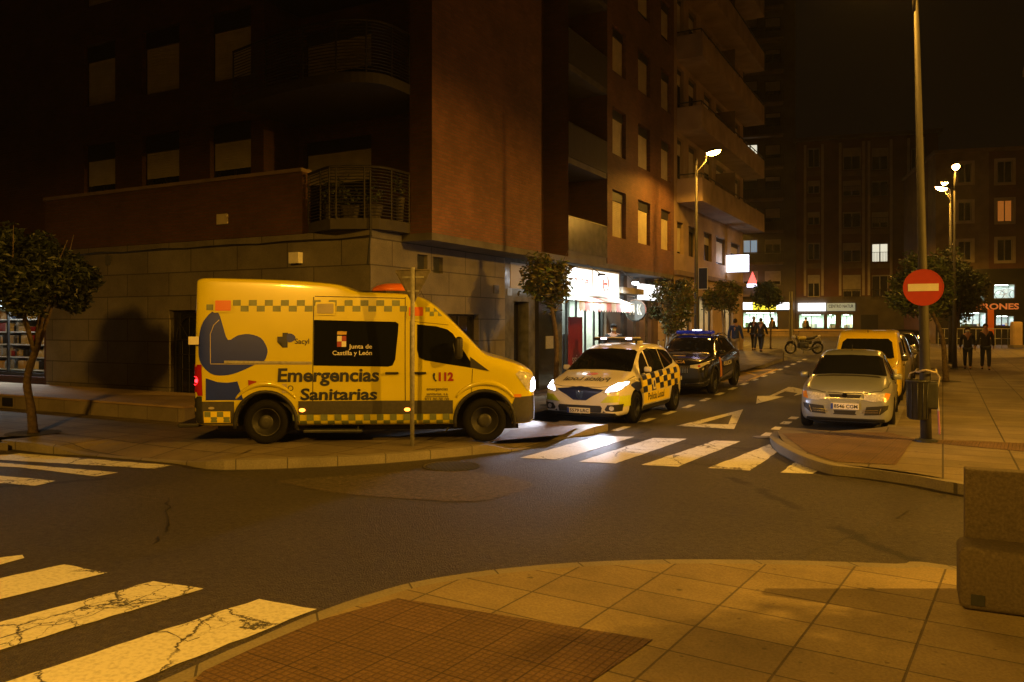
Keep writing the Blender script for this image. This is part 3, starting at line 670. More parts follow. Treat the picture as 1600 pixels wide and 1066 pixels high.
for (u, w, hh) in ((.18, .35, .35), (.35, .4, .3), (.55, .6, .28), (.7, .55, .3), (.85, .3, .5)):   # planters behind the slats
    p = Vector(cpts[int(u*(len(cpts)-1))])+Vector((-.1, .4, 0))
    m = MB(); m.lathe([(w*.3, ZS+.24), (w*.42, ZS+.24+hh), (w*.38, ZS+.24+hh), (w*.3, ZS+.27+hh*.8), (.01, ZS+.27+hh*.8)], 12, 'z', (p.x, p.y, 0)); t = m.build('planter', 'dark_slab', cb)
    lm = MB()
    for _ in range(40):
        q = Vector((p.x+random.gauss(0, w*.25), p.y+random.gauss(0, w*.25), ZS+.3+hh+abs(random.gauss(0, .22)))); a_ = Vector((random.gauss(0, 1), random.gauss(0, 1), random.gauss(0, 1))).normalized()*.06; b_ = a_.orthogonal().normalized()*.03
        lm.quad(q-a_, q+b_, q+a_, q-b_)
    lm.build('foliage', 'leaf_dark', t, fix=False)
# pipe and cable
mb = MB(); px_ = (XW+.04); mb.tube([(XW+.05, YW+.02-.08, 5.2), (XW+.05, YW-.06, ZS-.1), (XW-.03, YW-.05, 3.3)], .02, 6)
mb.tube([(xl+i*(XW-xl)/14, YW-.04, ZS-.12-.05*abs(math.sin(i*1.1))) for i in range(15)], .014, 5)
mb.build('facade_cable', 'dark', B1)
FY.panel('siren_box', onY(458, 400, YW)[0], onY(473, 400, YW)[0], onY(466, 412, YW)[1], onY(466, 395, YW)[1], -.14, -.001, 'sign_white', B1)
FY.panel('wall_plate', onY(166, 400, YW)[0], onY(174, 400, YW)[0], onY(170, 414, YW)[1], onY(170, 400, YW)[1], -.03, -.001, 'metal_grey', B1)
# body of the block behind the facades, roof
mb = MB(); mb.box(xl-14, XB-2.2, YW+6, yr-.3, -.2, TOPZ); mb.box(xl-14, XB-.01, UPY+.3, yr-.01, TOPZ, TOPZ+.3); mb.build('roof_slab', 'soffit', B1)
# stone step plinth in front of the south wall
sp = thing('stone_step', 'long low stone platform along the wall behind the ambulance rear', 'step', (0, 0, 0))
yS = G(150, 649, .14)[1]
brk = MB(); brk.box(-32, -13.2, yS, YW-.002, -.1, .42); brk.build('step_body', 'stone_step', sp)
box_obj('step_slab', 'beige', sp, -32.02, -13.18, yS-.03, YW-.003, .42, .46)
box_obj('step_vent', 'dark', sp, onY(4, 640, yS)[0], onY(20, 640, yS)[0], yS-.012, yS+.05, .18, .38)
# left neighbour with the book shop window
B0 = thing('bookshop_building', 'dark recessed building with a lit bookshop window behind the leftmost tree', 'building')
YL = YW+.45; FL = Fac((0, YL, 0), (1, 0, 0), (0, 1, 0))
bw = (onY(6, 500, YL)[0]-2.0, onY(69, 500, YL)[0], onY(30, 588, YL)[1], onY(30, 455, YL)[1])
FL.wall('shop_wall', xl-22, xl-.001, -.2, ZS, [bw], 'brick_dark', B0)
mb = MB(); mb.quad((xl, YW, -.2), (xl, YL, -.2), (xl, YL, ZS), (xl, YW, ZS)); mb.build('return_wall', 'stone', B0, fix=False)
it = shopbay(B0, FL, *bw, 1.3, 'shop_wall', (.8, .92, 1), 260, 1, 0)
for r_ in range(6):
    z = bw[2]+.15+r_*(bw[3]-bw[2]-.2)/6; dd = .95
    FL.panel('book_shelf', bw[0]+.1, bw[1]-.1, z-.03, z, .5, 1.25, 'card', it)
    u = bw[0]+.12
    while u < bw[1]-.25:
        w = random.uniform(.06, .30); hh = random.uniform(.12, .32); k = random.choice(['sign_white', 'car_grey', 'cloth_navy', 'card', 'text_red', 'shop_warm', 'cloth_denim', 'sign_white'])
        FL.panel('book', u, u+w, z+.002, z+hh, dd-random.uniform(.1, .3), dd+.1, k, it); u += w+random.choice([.01, .02, .06])
box_obj('upper_wall', 'brick_dark', B0, xl-22, xl-14.001, YL-.1, YL+4, ZS+.001, TOPZ)
# main shop sign, awning, floodlights
xs_ = -9.5
sg = thing('shop_sign', 'large illuminated white panel sign with red lettering above the red awning', 'sign')
ya, yb = dz(884, 450, xs_)[0], dz(967, 450, xs_)[0]
FSg = Fac((xs_, 0, 0), (0, 1, 0), (-1, 0, 0))
FSg.panel('sign_panel', ya, yb, 2.95, 3.72, 0, .08, 'e_signpanel', sg)
mb = MB()
for q in ((ya, yb, 2.9, 2.95), (ya, yb, 3.72, 3.77), (ya, ya+.04, 2.95, 3.72), (yb-.04, yb, 2.95, 3.72), (ya+(yb-ya)*.45, ya+(yb-ya)*.45+.03, 2.95, 3.72)): FSg.panel('', *q, -.02, .09, None, None, mb)
mb.build('sign_frame', 'galv', sg)
text_obj('sign_lettering', 'assie', 'sign_letter', sg, FSg.P(ya+.55, 3.22, -.01), (0, 1, 0), (0, 0, 1), 1.1, .28, .02, .3)
mb = MB(); cc = ya+(yb-ya)*.72
mb.tube([FSg.P(cc+.24*math.cos(a), 3.35+.24*math.sin(a), -.012) for a in [i*math.pi/12 for i in range(25)]], .018, 6)
FSg.panel('', cc-.14, cc+.14, 3.31, 3.38, -.012, -.002, None, None, mb); mb.build('sign_emblem', 'sign_letter', sg)
aw = thing('shop_awning', 'short red and white awning with a scalloped edge under the shop sign', 'awning')
mb = MB(); n = 22; y0, y1 = ya-.1, yb+.25
for k in range(n):
    a = y0+(y1-y0)*k/n; b = y0+(y1-y0)*(k+1)/n; mb.mi = 0 if (k//2) % 2 else 1
    mb.quad((xs_-.1, a, 2.92), (xs_-.1, b, 2.92), (xs_+.45, b, 2.72), (xs_+.45, a, 2.72))
    m_ = (a+b)/2
    mb._f([mb.bm.verts.new(p) for p in ((xs_+.45, a, 2.72), (xs_+.45, b, 2.72), (xs_+.46, b, 2.50), (xs_+.46, (b+m_)/2, 2.45), (xs_+.46, m_, 2.43), (xs_+.46, (a+m_)/2, 2.45), (xs_+.46, a, 2.50))])
mb.build('awning_cloth', ['awning_red', 'awning_white'], aw, fix=False)
mb = MB(); mb.tube([(xs_-.1, y0, 2.94), (xs_-.1, y1, 2.94)], .03, 6); mb.tube([(xs_+.45, y0, 2.73), (xs_+.45, y1, 2.73)], .015, 6)
for y in (y0, (y0+y1)/2, y1): mb.tube([(XW, y, 2.9), (xs_+.45, y, 2.72)], .015, 6)
mb.build('awning_frame', 'galv', aw)
def flood(px, py, X, power, lab, aim=(-.55, 0, -1)):
    Y, z = dz(px, py, X); t = thing('floodlight', lab, 'floodlight', (X, Y, z), 0, 'floodlights over the shop fronts')
    m = MB(); m.rbox((0, 0, .04), (.16, .26, .08), .02); m.build('housing', 'metal_dark', t)
    m = MB(); m.rbox((.04, 0, -.04), (.16, .26, .09), .03); m.build('lens', 'e_led', t)
    m = MB(); m.tube([(-.05, 0, .08), (-.45, 0, ZS-.18-z)], .015, 6); m.build('bracket', 'metal_dark', t)
    li = bpy.data.lights.new('flood', 'SPOT'); li.energy = power; li.color = (.86, 1, .96); li.spot_size = R(150); li.spot_blend = .8; li.shadow_soft_size = .08
    lo = bpy.data.objects.new('flood', li); link(lo, t); lo.location = (.02, 0, -.09); lo.rotation_euler = Vector(aim).to_track_quat('-Z', 'Y').to_euler()
flood(940, 432, -8.85, 520, 'lit white floodlight above the large white shop sign'); flood(991, 441, -8.8, 520, 'lit white floodlight between the white sign and the bar canopy')
flood(897, 420, -9.2, 4, 'small dark floodlight at the near end of the shop sign')
bs = thing('bar_sign', 'bright blank white lightbox sign on the canopy beside the tree', 'sign')
FSg.panel('sign_face', dz(1002, 460, xs_)[0], dz(1035, 460, xs_)[0], 2.95, 3.5, -.05, .15, 'e_signwhite', bs)
FSg.panel('canopy', dz(968, 460, xs_)[0], dz(1002, 460, xs_)[0], 3.1, 3.3, -.1, .8, 'farwhite', bs)
rs = thing('hanging_sign', 'round double-faced sign with dark emblem hanging before the bar', 'sign')
yy, zz = dz(994, 485, -9.1); m = MB(); m.lathe([(.36, -.05), (.36, .05)], 28, 'y', (-9.1, yy, zz)); m.build('sign_disc', 'metal_grey', rs)
m = MB(); m.lathe([(.38, -.06), (.38, .06), (.34, .06), (.34, -.06)], 28, 'y', (-9.1, yy, zz), True); m.tube([(-9.4, yy, zz+.45), (-9.1, yy, zz+.45)], .02); m.build('sign_rim', 'chrome', rs)
m = MB()
for a in (-.2, -.07, .1, .2): m.tube([(-9.1+a, yy-.055, zz-.15), (-9.1+a*.6, yy-.055, zz+.05), (-9.1+a*.9, yy-.055, zz+.2)], .025, 5)
m.build('sign_emblem', 'sign_white', rs)
bd = thing('menu_board', 'beige standing menu board on the pavement beside the thin tree', 'board', (*[G(1033, 560, .14)[0]-.0, 0][:1], 24.9, .2))
bd.location = (-8.9, dz(1033, 500, -8.9)[0], .14+slope(-8.9, 25.5))
m = MB(); m.box(-.03, .03, -.3, .3, .1, 1.2); m.build('board_panel', 'card', bd); m = MB()
for s in (-1, 1): m.tube([(-.2, s*.28, 0), (0, s*.28, 1.25)], .02, 6); m.tube([(.2, s*.28, 0), (0, s*.28, 1.25)], .02, 6)
m.build('board_frame', 'trunk', bd)
# ---- balcony building
B2 = thing('balcony_building', 'tall beige apartment block with long stacked concrete balconies beyond the brick corner block', 'building')
ye = dz(1161, 420, XB)[0]
gh = [(dz(a, 400, XB)[0], dz(b, 400, XB)[0], 4.95, 6.25) for a, b in ((1058, 1068), (1076, 1088), (1100, 1112), (1119, 1133), (1142, 1156))]
up = [(a, b, 4.6+2.9*k+.5, 6.4+2.9*k+.4) for k in range(1, 6) for (a, b, _, _) in gh]
gs = [(yr+.6, yr+2.6, .5, 3.3), (yr+3.4, yr+6.2, .5, 3.3), (yr+8.2, yr+10.4, .5, 3.3)]
FB.wall('facade_wall', yr+.002, ye, -.2, 21.5, gh+up+gs, 'beige', B2, reveal=.2)
for i, h in enumerate(gh+up): FB.window(h, B2, mull=1, box=.2, shutter=(None if i == 1 else .3 if i % 3 else .9), dep=.18)
for i, h in enumerate(gs): shopbay(B2, FB, *h, 2.6, 'shop_warm', (1, .92, .6), 32, 1+i % 2, 7)
FB.panel('cornice', yr+.003, ye+.1, 4.05, 4.25, -.14, .0, 'beige_dark', B2)
for k in range(5):
    z = 7.0+2.9*k; yb0 = yr+.4; yb1 = ye+.4
    b = box_obj('balcony', 'beige', B2, XB+.001, XB+1.05, yb0, yb1, z, z+.2)
    mb = MB(); mb.box(XB+.93, XB+1.05, yb0, yb1, z+.2, z+.95); mb.box(XB+.001, XB+.93, yb0, yb0+.12, z+.2, z+.95); mb.box(XB+.001, XB+.93, yb1-.12, yb1, z+.2, z+.95); mb.build('balcony_parapet', 'beige', b)
    mb = MB(); mb.tube([(XB, yb0+.05, z+1.12), (XB+.99, yb0+.05, z+1.12), (XB+.99, yb1-.05, z+1.12)], .025, 6)
    for q in range(12): yq = yb0+.05+(yb1-yb0-.1)*q/11; mb.tube([(XB+.99, yq, z+.95), (XB+.99, yq, z+1.12)], .015, 5)
    mb.build('balcony_rail', 'railmetal', b)
    box_obj('balcony_divider', 'beige_dark', b, XB+.002, XB+.9, (yb0+yb1)/2, (yb0+yb1)/2+.08, z+.2, z+2.2)
mb = MB(); mb.box(XB-12, XB-2.8, yr+.01, ye, -.2, 21.4); mb.box(XB-12, XB, ye-.02, ye, -.2, 21.4); mb.box(XB-12, XB, yr+.01, ye-.03, 21.5, 21.8); mb.build('block_body', 'beige_dark', B2)
bl = thing('lightbox_sign', 'bright blank white lightbox sign jutting from the balcony building corner', 'sign')
Yq, zq = dz(1152, 412, -9.0)
m = MB(); m.box(-9.5, -8.45, Yq-.08, Yq+.08, zq-.42, zq+.42)
m.build('sign_face', 'e_signblue', bl); m = MB()
for z in (zq-.45, zq+.42): m.box(-9.52, -8.43, Yq-.09, Yq+.09, z, z+.03)
m.build('sign_frame', 'frame_dark', bl)
# a pedestrian sign plate on the lamp post handled with the lamp
# ---- far buildings: frame aligned with their own fronts
def farfac(pxL, dL, pxR, dR):
    a = atD(pxL, HY, dL); b = atD(pxR, HY, dR); du = (b-a); L = du.length; du.normalize(); dn = Vector((-du.y, du.x, 0))
    return Fac((a.x, a.y, 0), du, dn), L, a, b
def ux(Fc, px, py):
    """u, z on facade"""
    k = (px-CX)/F; dirw = Vector((CT*k-ST, ST*k+CT, 0)); o = Fc.o.to_2d(); n = Fc.dn.to_2d(); t = o.dot(n)/dirw.to_2d().dot(n); p = dirw*t
    return (p-Fc.o).dot(Fc.du), H+(HY-py)/F*t
F4, L4, a4, b4 = farfac(1244, 78, 1466, 74)
B4 = thing('brick_apartment_block', 'dark brick apartment block with pale window bands facing the end of the street', 'building')
topz = ux(F4, 1350, 216)[1]
colp = [(1262, 1281), (1317, 1345), (1362, 1388), (1424, 1438)]; rowp = [(232, 262), (283, 303), (332, 352), (380, 406), (430, 464)]
holes = []; meta = []
for ci, (a, b) in enumerate(colp):
    for ri, (c, d) in enumerate(rowp):
        U0, U1 = ux(F4, a, 300)[0], ux(F4, b, 300)[0]; Z1 = ux(F4, a, c)[1]; Z0 = ux(F4, a, d+(4 if ci else 0))[1]
        holes.append((U0, U1, Z0, Z1)); meta.append((ci, ri))
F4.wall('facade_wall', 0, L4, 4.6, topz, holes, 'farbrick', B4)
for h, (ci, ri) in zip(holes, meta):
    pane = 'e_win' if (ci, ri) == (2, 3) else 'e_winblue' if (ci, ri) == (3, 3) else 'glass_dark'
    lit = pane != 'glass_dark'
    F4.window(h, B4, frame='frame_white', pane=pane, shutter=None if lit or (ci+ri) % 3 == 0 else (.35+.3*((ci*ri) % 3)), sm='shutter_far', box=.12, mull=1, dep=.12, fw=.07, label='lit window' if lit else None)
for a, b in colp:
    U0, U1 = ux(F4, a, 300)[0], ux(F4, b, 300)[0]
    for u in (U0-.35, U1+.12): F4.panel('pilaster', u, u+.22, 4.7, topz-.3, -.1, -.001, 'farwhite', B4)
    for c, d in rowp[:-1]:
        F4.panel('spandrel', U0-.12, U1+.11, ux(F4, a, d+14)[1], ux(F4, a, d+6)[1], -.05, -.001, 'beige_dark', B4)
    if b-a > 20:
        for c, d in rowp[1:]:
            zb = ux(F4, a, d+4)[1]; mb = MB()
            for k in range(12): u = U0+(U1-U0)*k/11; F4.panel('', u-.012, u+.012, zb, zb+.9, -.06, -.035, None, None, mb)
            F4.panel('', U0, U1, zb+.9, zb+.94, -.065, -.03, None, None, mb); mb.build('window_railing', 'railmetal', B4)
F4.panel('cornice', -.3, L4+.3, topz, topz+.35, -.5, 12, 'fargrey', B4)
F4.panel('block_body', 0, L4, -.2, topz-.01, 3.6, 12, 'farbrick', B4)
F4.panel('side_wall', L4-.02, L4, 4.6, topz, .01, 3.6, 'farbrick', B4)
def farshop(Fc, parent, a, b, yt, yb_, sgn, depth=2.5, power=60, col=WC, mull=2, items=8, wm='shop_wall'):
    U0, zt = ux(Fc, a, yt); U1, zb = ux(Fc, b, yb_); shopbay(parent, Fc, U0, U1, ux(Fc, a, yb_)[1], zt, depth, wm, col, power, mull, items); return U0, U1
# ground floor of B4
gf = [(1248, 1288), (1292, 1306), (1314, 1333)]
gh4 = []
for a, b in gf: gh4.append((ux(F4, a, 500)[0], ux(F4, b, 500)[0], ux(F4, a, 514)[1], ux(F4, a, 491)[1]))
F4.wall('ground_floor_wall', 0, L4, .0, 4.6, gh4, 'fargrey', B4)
for i, h in enumerate(gh4): shopbay(B4, F4, *h, 2.8, 'shop_wall', (.72, 1, .86), 150, 1, 6)
for a, b, m_, tx, tm in ((1247, 1290, 'e_signwhite', 'farmacia', 'check_green'), (1292, 1336, 'e_signdim', 'CENTRO NATURISTA', 'text_black')):
    U0, z1 = ux(F4, a, 474); U1, z0 = ux(F4, b, 486)
    s = thing('shop_fascia_sign', 'white lit fascia sign with small green lettering' if a < 1270 else 'dim green fascia sign with dark capital lettering', 'sign')
    F4.panel('sign_face', U0, U1, z0, z1, -.22, -.02, m_, s)
    if a > 1270: text_obj('sign_lettering', 'CENTRO NATUR', tm, s, F4.P(U0+.15, z0+.3, -.235), F4.du, (0, 0, 1), (U1-U0)-.3, .3, .015)
    else: text_obj('sign_lettering', 'de parafarmacia', tm, s, F4.P(U0+(U1-U0)*.5, z0+.1, -.235), F4.du, (0, 0, 1), (U1-U0)*.42, .18, .01)
U0, z1 = ux(F4, 1345, 492); U1, _ = ux(F4, 1372, 492); F4.panel('garage_door', U0, U1, .4, z1, -.03, -.002, 'dark', B4)
# tower
F3, L3, a3, b3 = farfac(1120, 80, 1243, 78)
B3 = thing('dark_tower_block', 'tall dark apartment tower glimpsed right of the stacked balconies', 'building')
holes = []; meta = []
for ci, (a, b) in enumerate(((1161, 1184), (1195, 1220))):
    for ri in range(10):
        c = 424-49.5*ri; holes.append((ux(F3, a, 300)[0], ux(F3, b, 300)[0], ux(F3, a, c+(22))[1], ux(F3, a, c)[1])); meta.append((ci, ri))
sh3 = (ux(F3, 1161, 500)[0], ux(F3, 1215, 500)[0], ux(F3, 1161, 513)[1], ux(F3, 1161, 488)[1])
F3.wall('facade_wall', 0, L3, -.2, 36, holes+[sh3], 'fargrey', B3)
for h, (ci, ri) in zip(holes, meta):
    lit = (ci, ri) in ((0, 4), (0, 1))
    F3.window(h, B3, frame='frame_white' if ri < 2 else 'frame_dark', pane=('e_win' if (ci, ri) == (0, 4) else 'e_winblue') if lit else 'glass_dark', shutter=None if lit else (.3 if ri % 2 else .7), sm='shutter_far', box=.1, dep=.12, fw=.07, label='lit window' if lit else None)
    if ci == 1:
        zb = h[2]-.9; mb = MB(); U0, U1 = h[0]-2.1, h[1]+.2
        for k in range(26): u = U0+(U1-U0)*k/25; F3.panel('', u-.012, u+.012, zb, zb+.95, -.9, -.875, None, None, mb)
        F3.panel('', U0, U1, zb+.95, zb+1.0, -.91, -.87, None, None, mb)
        b_ = F3.panel('balcony', U0, U1, zb-.2, zb, -.92, -.003, 'beige_dark', B3); mb.build('balcony_rail', 'railmetal', b_)
F3.panel('block_body', 0, L3, -.2, 35.9, 3.8, 14, 'fargrey', B3); F3.panel('roof_slab', -.2, L3+.2, 36, 36.4, -.4, 14, 'fargrey', B3); F3.panel('side_wall', L3-.02, L3, -.2, 36, .01, 3.8, 'fargrey', B3)
shopbay(B3, F3, *sh3, 3, 'shop_wall', (.75, 1, .95), 330, 4, 8)
for a, b, m_, l in ((1161, 1176, 'e_signwhite', 'white lit end of the yellow shop sign behind the street tree'), (1177, 1212, 'e_signyellow', 'bright yellow shop sign partly behind the street tree'), (1213, 1237, 'e_signwhite', 'plain white lit sign right of the yellow shop sign')):
    U0, z1 = ux(F3, a, 473); U1, z0 = ux(F3, b, 484); s = thing('shop_fascia_sign', l, 'sign'); F3.panel('sign_face', U0, U1, z0, z1, -.22, -.02, m_, s)
    mb = MB(); F3.panel('', U0, U1, z1, z1+.06, -.24, -.02, None, None, mb); F3.panel('', U0, U1, z0-.06, z0, -.24, -.02, None, None, mb); mb.build('sign_frame', 'frame_dark', s)
U0, z0 = ux(F3, 1168, 444); nt = thing('neon_triangle_sign', 'small red glowing triangular sign above the tree by the far shops', 'sign')
mb = MB(); dd = -1.2
a_ = [F3.P(U0, z0, dd), F3.P(U0+.9, z0, dd), F3.P(U0+.45, z0+1.15, dd)]; b_ = [F3.P(U0, z0, dd+.1), F3.P(U0+.9, z0, dd+.1), F3.P(U0+.45, z0+1.15, dd+.1)]
va = [mb.bm.verts.new(p) for p in a_]; vb = [mb.bm.verts.new(p) for p in b_]; mb._f(va); mb._f(vb[::-1])
for i in range(3): mb._f([va[i], vb[i], vb[(i+1) % 3], va[(i+1) % 3]])
mb.build('sign_face', 'e_red', nt); F3.panel('sign_base', U0-.05, U0+.95, z0-.35, z0-.05, dd, dd+.1, 'e_signblue', nt); F3.panel('bracket', U0+.4, U0+.5, z0+.2, z0+.3, dd+.1, -.001, 'metal_dark', nt)
# right corner building with the bike shop
F5, L5, a5, b5 = farfac(1462, 62, 1640, 60)
B5 = thing('bike_shop_building', 'plain rendered building with framed windows above a black bicycle shop front', 'building')
topz5 = ux(F5, 1530, 238)[1]; um5 = ux(F5, 1545, 300)[0]
hh_ = []
for a, b, rws in ((1497, 1518, ((256, 286), (316, 346), (377, 407))), (1558, 1582, ((252, 286), (313, 347), (374, 408)))):
    for c, d in rws: hh_.append((ux(F5, a, 300)[0], ux(F5, b, 300)[0], ux(F5, a, d)[1], ux(F5, a, c)[1]))
zf = ux(F5, 1560, 420)[1]
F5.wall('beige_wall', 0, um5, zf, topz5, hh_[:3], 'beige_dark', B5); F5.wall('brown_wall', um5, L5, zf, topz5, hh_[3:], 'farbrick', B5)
for i, h in enumerate(hh_):
    w_ = F5.window(h, B5, frame='frame_white', pane='e_winorange' if i == 4 else 'glass_dark', box=0, dep=.1, fw=.06, label='lit orange window' if i == 4 else None)
    mb = MB()
    for q in ((h[0]-.2, h[1]+.2, h[3], h[3]+.18), (h[0]-.2, h[1]+.2, h[2]-.18, h[2]), (h[0]-.2, h[0], h[2], h[3]), (h[1], h[1]+.2, h[2], h[3])): F5.panel('', *q, -.05, -.001, None, None, mb)
    mb.build('surround', 'farwhite', w_)
bk = [(ux(F5, 1553, 300)[0], ux(F5, 1587, 300)[0], ux(F5, 1553, 468)[1], ux(F5, 1553, 444)[1]), (ux(F5, 1532, 300)[0], ux(F5, 1540, 300)[0], ux(F5, 1532, 472)[1], ux(F5, 1532, 445)[1]),
      (ux(F5, 1500, 300)[0], ux(F5, 1542, 300)[0], ux(F5, 1500, 512)[1], ux(F5, 1500, 488)[1]), (ux(F5, 1556, 300)[0], ux(F5, 1586, 300)[0], ux(F5, 1556, 511)[1], ux(F5, 1556, 493)[1])]
F5.wall('shop_front_wall', 0, L5, -.2, zf, bk, 'granite_black', B5)
for i, h in enumerate(bk): shopbay(B5, F5, *h, 1.6, 'shop_wall', (.7, .85, 1), (26, 8, 40, 16)[i], (0, 0, 3, 2)[i], (0, 1, 9, 4)[i])
F5.panel('block_body', 0, L5, -.2, topz5-.02, 2.5, 12, 'farbrick', B5); F5.panel('cornice', -.2, L5, topz5, topz5+.25, -.35, 12, 'beige_dark', B5); F5.panel('side_wall', 0, .02, -.2, topz5, .01, 2.5, 'beige_dark', B5)
F5.panel('shop_poster', ux(F5, 1543, 300)[0], ux(F5, 1553, 300)[0], .9, ux(F5, 1543, 484)[1], -.03, -.002, 'orange_lens', B5)
sb = thing('bike_shop_sign', 'dull orange capital lettering on the black bicycle shop fascia', 'sign')
U0, z0 = ux(F5, 1517, 484); U1, z1 = ux(F5, 1592, 474)
text_obj('sign_lettering', 'GIRONES', 'e_orange_sign', sb, F5.P(U0, z0, -.05), F5.du, (0, 0, 1), U1-U0, z1-z0, .03)
# bicycle in the upper window
bi = thing('display_bicycle', 'white framed bicycle displayed in the small lit upper shop window', 'bicycle')
h = bk[0]; c0 = h[0]+.55; zz = h[2]+.38; mb = MB()
q = lambda u, z: F5.P(u, z, .5)
for u in (c0-.05, c0+.95):
    mb2 = MB(); mb2.tube([q(u+.32*math.cos(a), zz+.32*math.sin(a)) for a in [i*math.pi/10 for i in range(21)]], .02, 5); mb2.build('wheel', 'rubber', bi)
for pts in ([(c0-.05, zz), (c0+.35, zz)], [(c0+.35, zz), (c0+.2, zz+.45)], [(c0+.2, zz+.42), (c0+.75, zz+.4)], [(c0+.75, zz+.38), (c0+.35, zz)], [(c0-.05, zz), (c0+.2, zz+.42)], [(c0+.95, zz), (c0+.78, zz+.5)]): mb.tube([q(*p) for p in pts], .025, 6)
mb.build('frame', 'sign_white', bi)
# right edge building
XRB = 4.0
B6 = thing('right_edge_building', 'pale tall building cut off by the right picture edge', 'building')
FR = Fac((XRB, 0, 0), (0, -1, 0), (1, 0, 0))
rh = [(-u-1.0, -u, z, z+1.4) for u in (44, 47, 40, 36, 32) for z in (3.9, 6.8, 9.7, 12.6)]
FR.wall('facade_wall', -50, -26, -.2, 15, rh, 'beige', B6)
for h in rh: FR.window(h, B6, shutter=.5, mull=1)
box_obj('block_body', 'beige_dark', B6, XRB+.5, XRB+14, 26, 50, -.2, 14.9); box_obj('end_wall', 'beige_dark', B6, XRB, XRB+14, 50.001, 50.2, -.2, 15); box_obj('roof_slab', 'beige', B6, XRB-.3, XRB+14, 26, 50.2, 15, 15.3)
# low plaza wall in front of the far shops
F7, L7, a7, b7 = farfac(1150, 66, 1420, 62)
pw = thing('plaza_wall', 'long low brick retaining wall in front of the far lit shops', 'wall')
zt = ux(F7, 1300, 515)[1]; F7.panel('wall_body', -8, L7, -.2, zt-.12, 0, .3, 'plaza', pw); F7.panel('wall_coping', -8, L7+.05, zt-.12, zt, -.04, .34, 'beige', pw)
F7.panel('wall_footing', -8, L7, -.2, zt-.75, -.35, -.002, 'fargrey', pw)
mb = MB(); mb.hexa([F7.P(-8, -.3, .3), F7.P(L7, -.3, .3), F7.P(L7, -.3, 30), F7.P(-8, -.3, 30), F7.P(-8, zt-.3, .3), F7.P(L7, zt-.3, .3), F7.P(L7, zt-.3, 30), F7.P(-8, zt-.3, 30)]); pz = mb.build('plaza_ground', 'paving_far'); struct(pz)
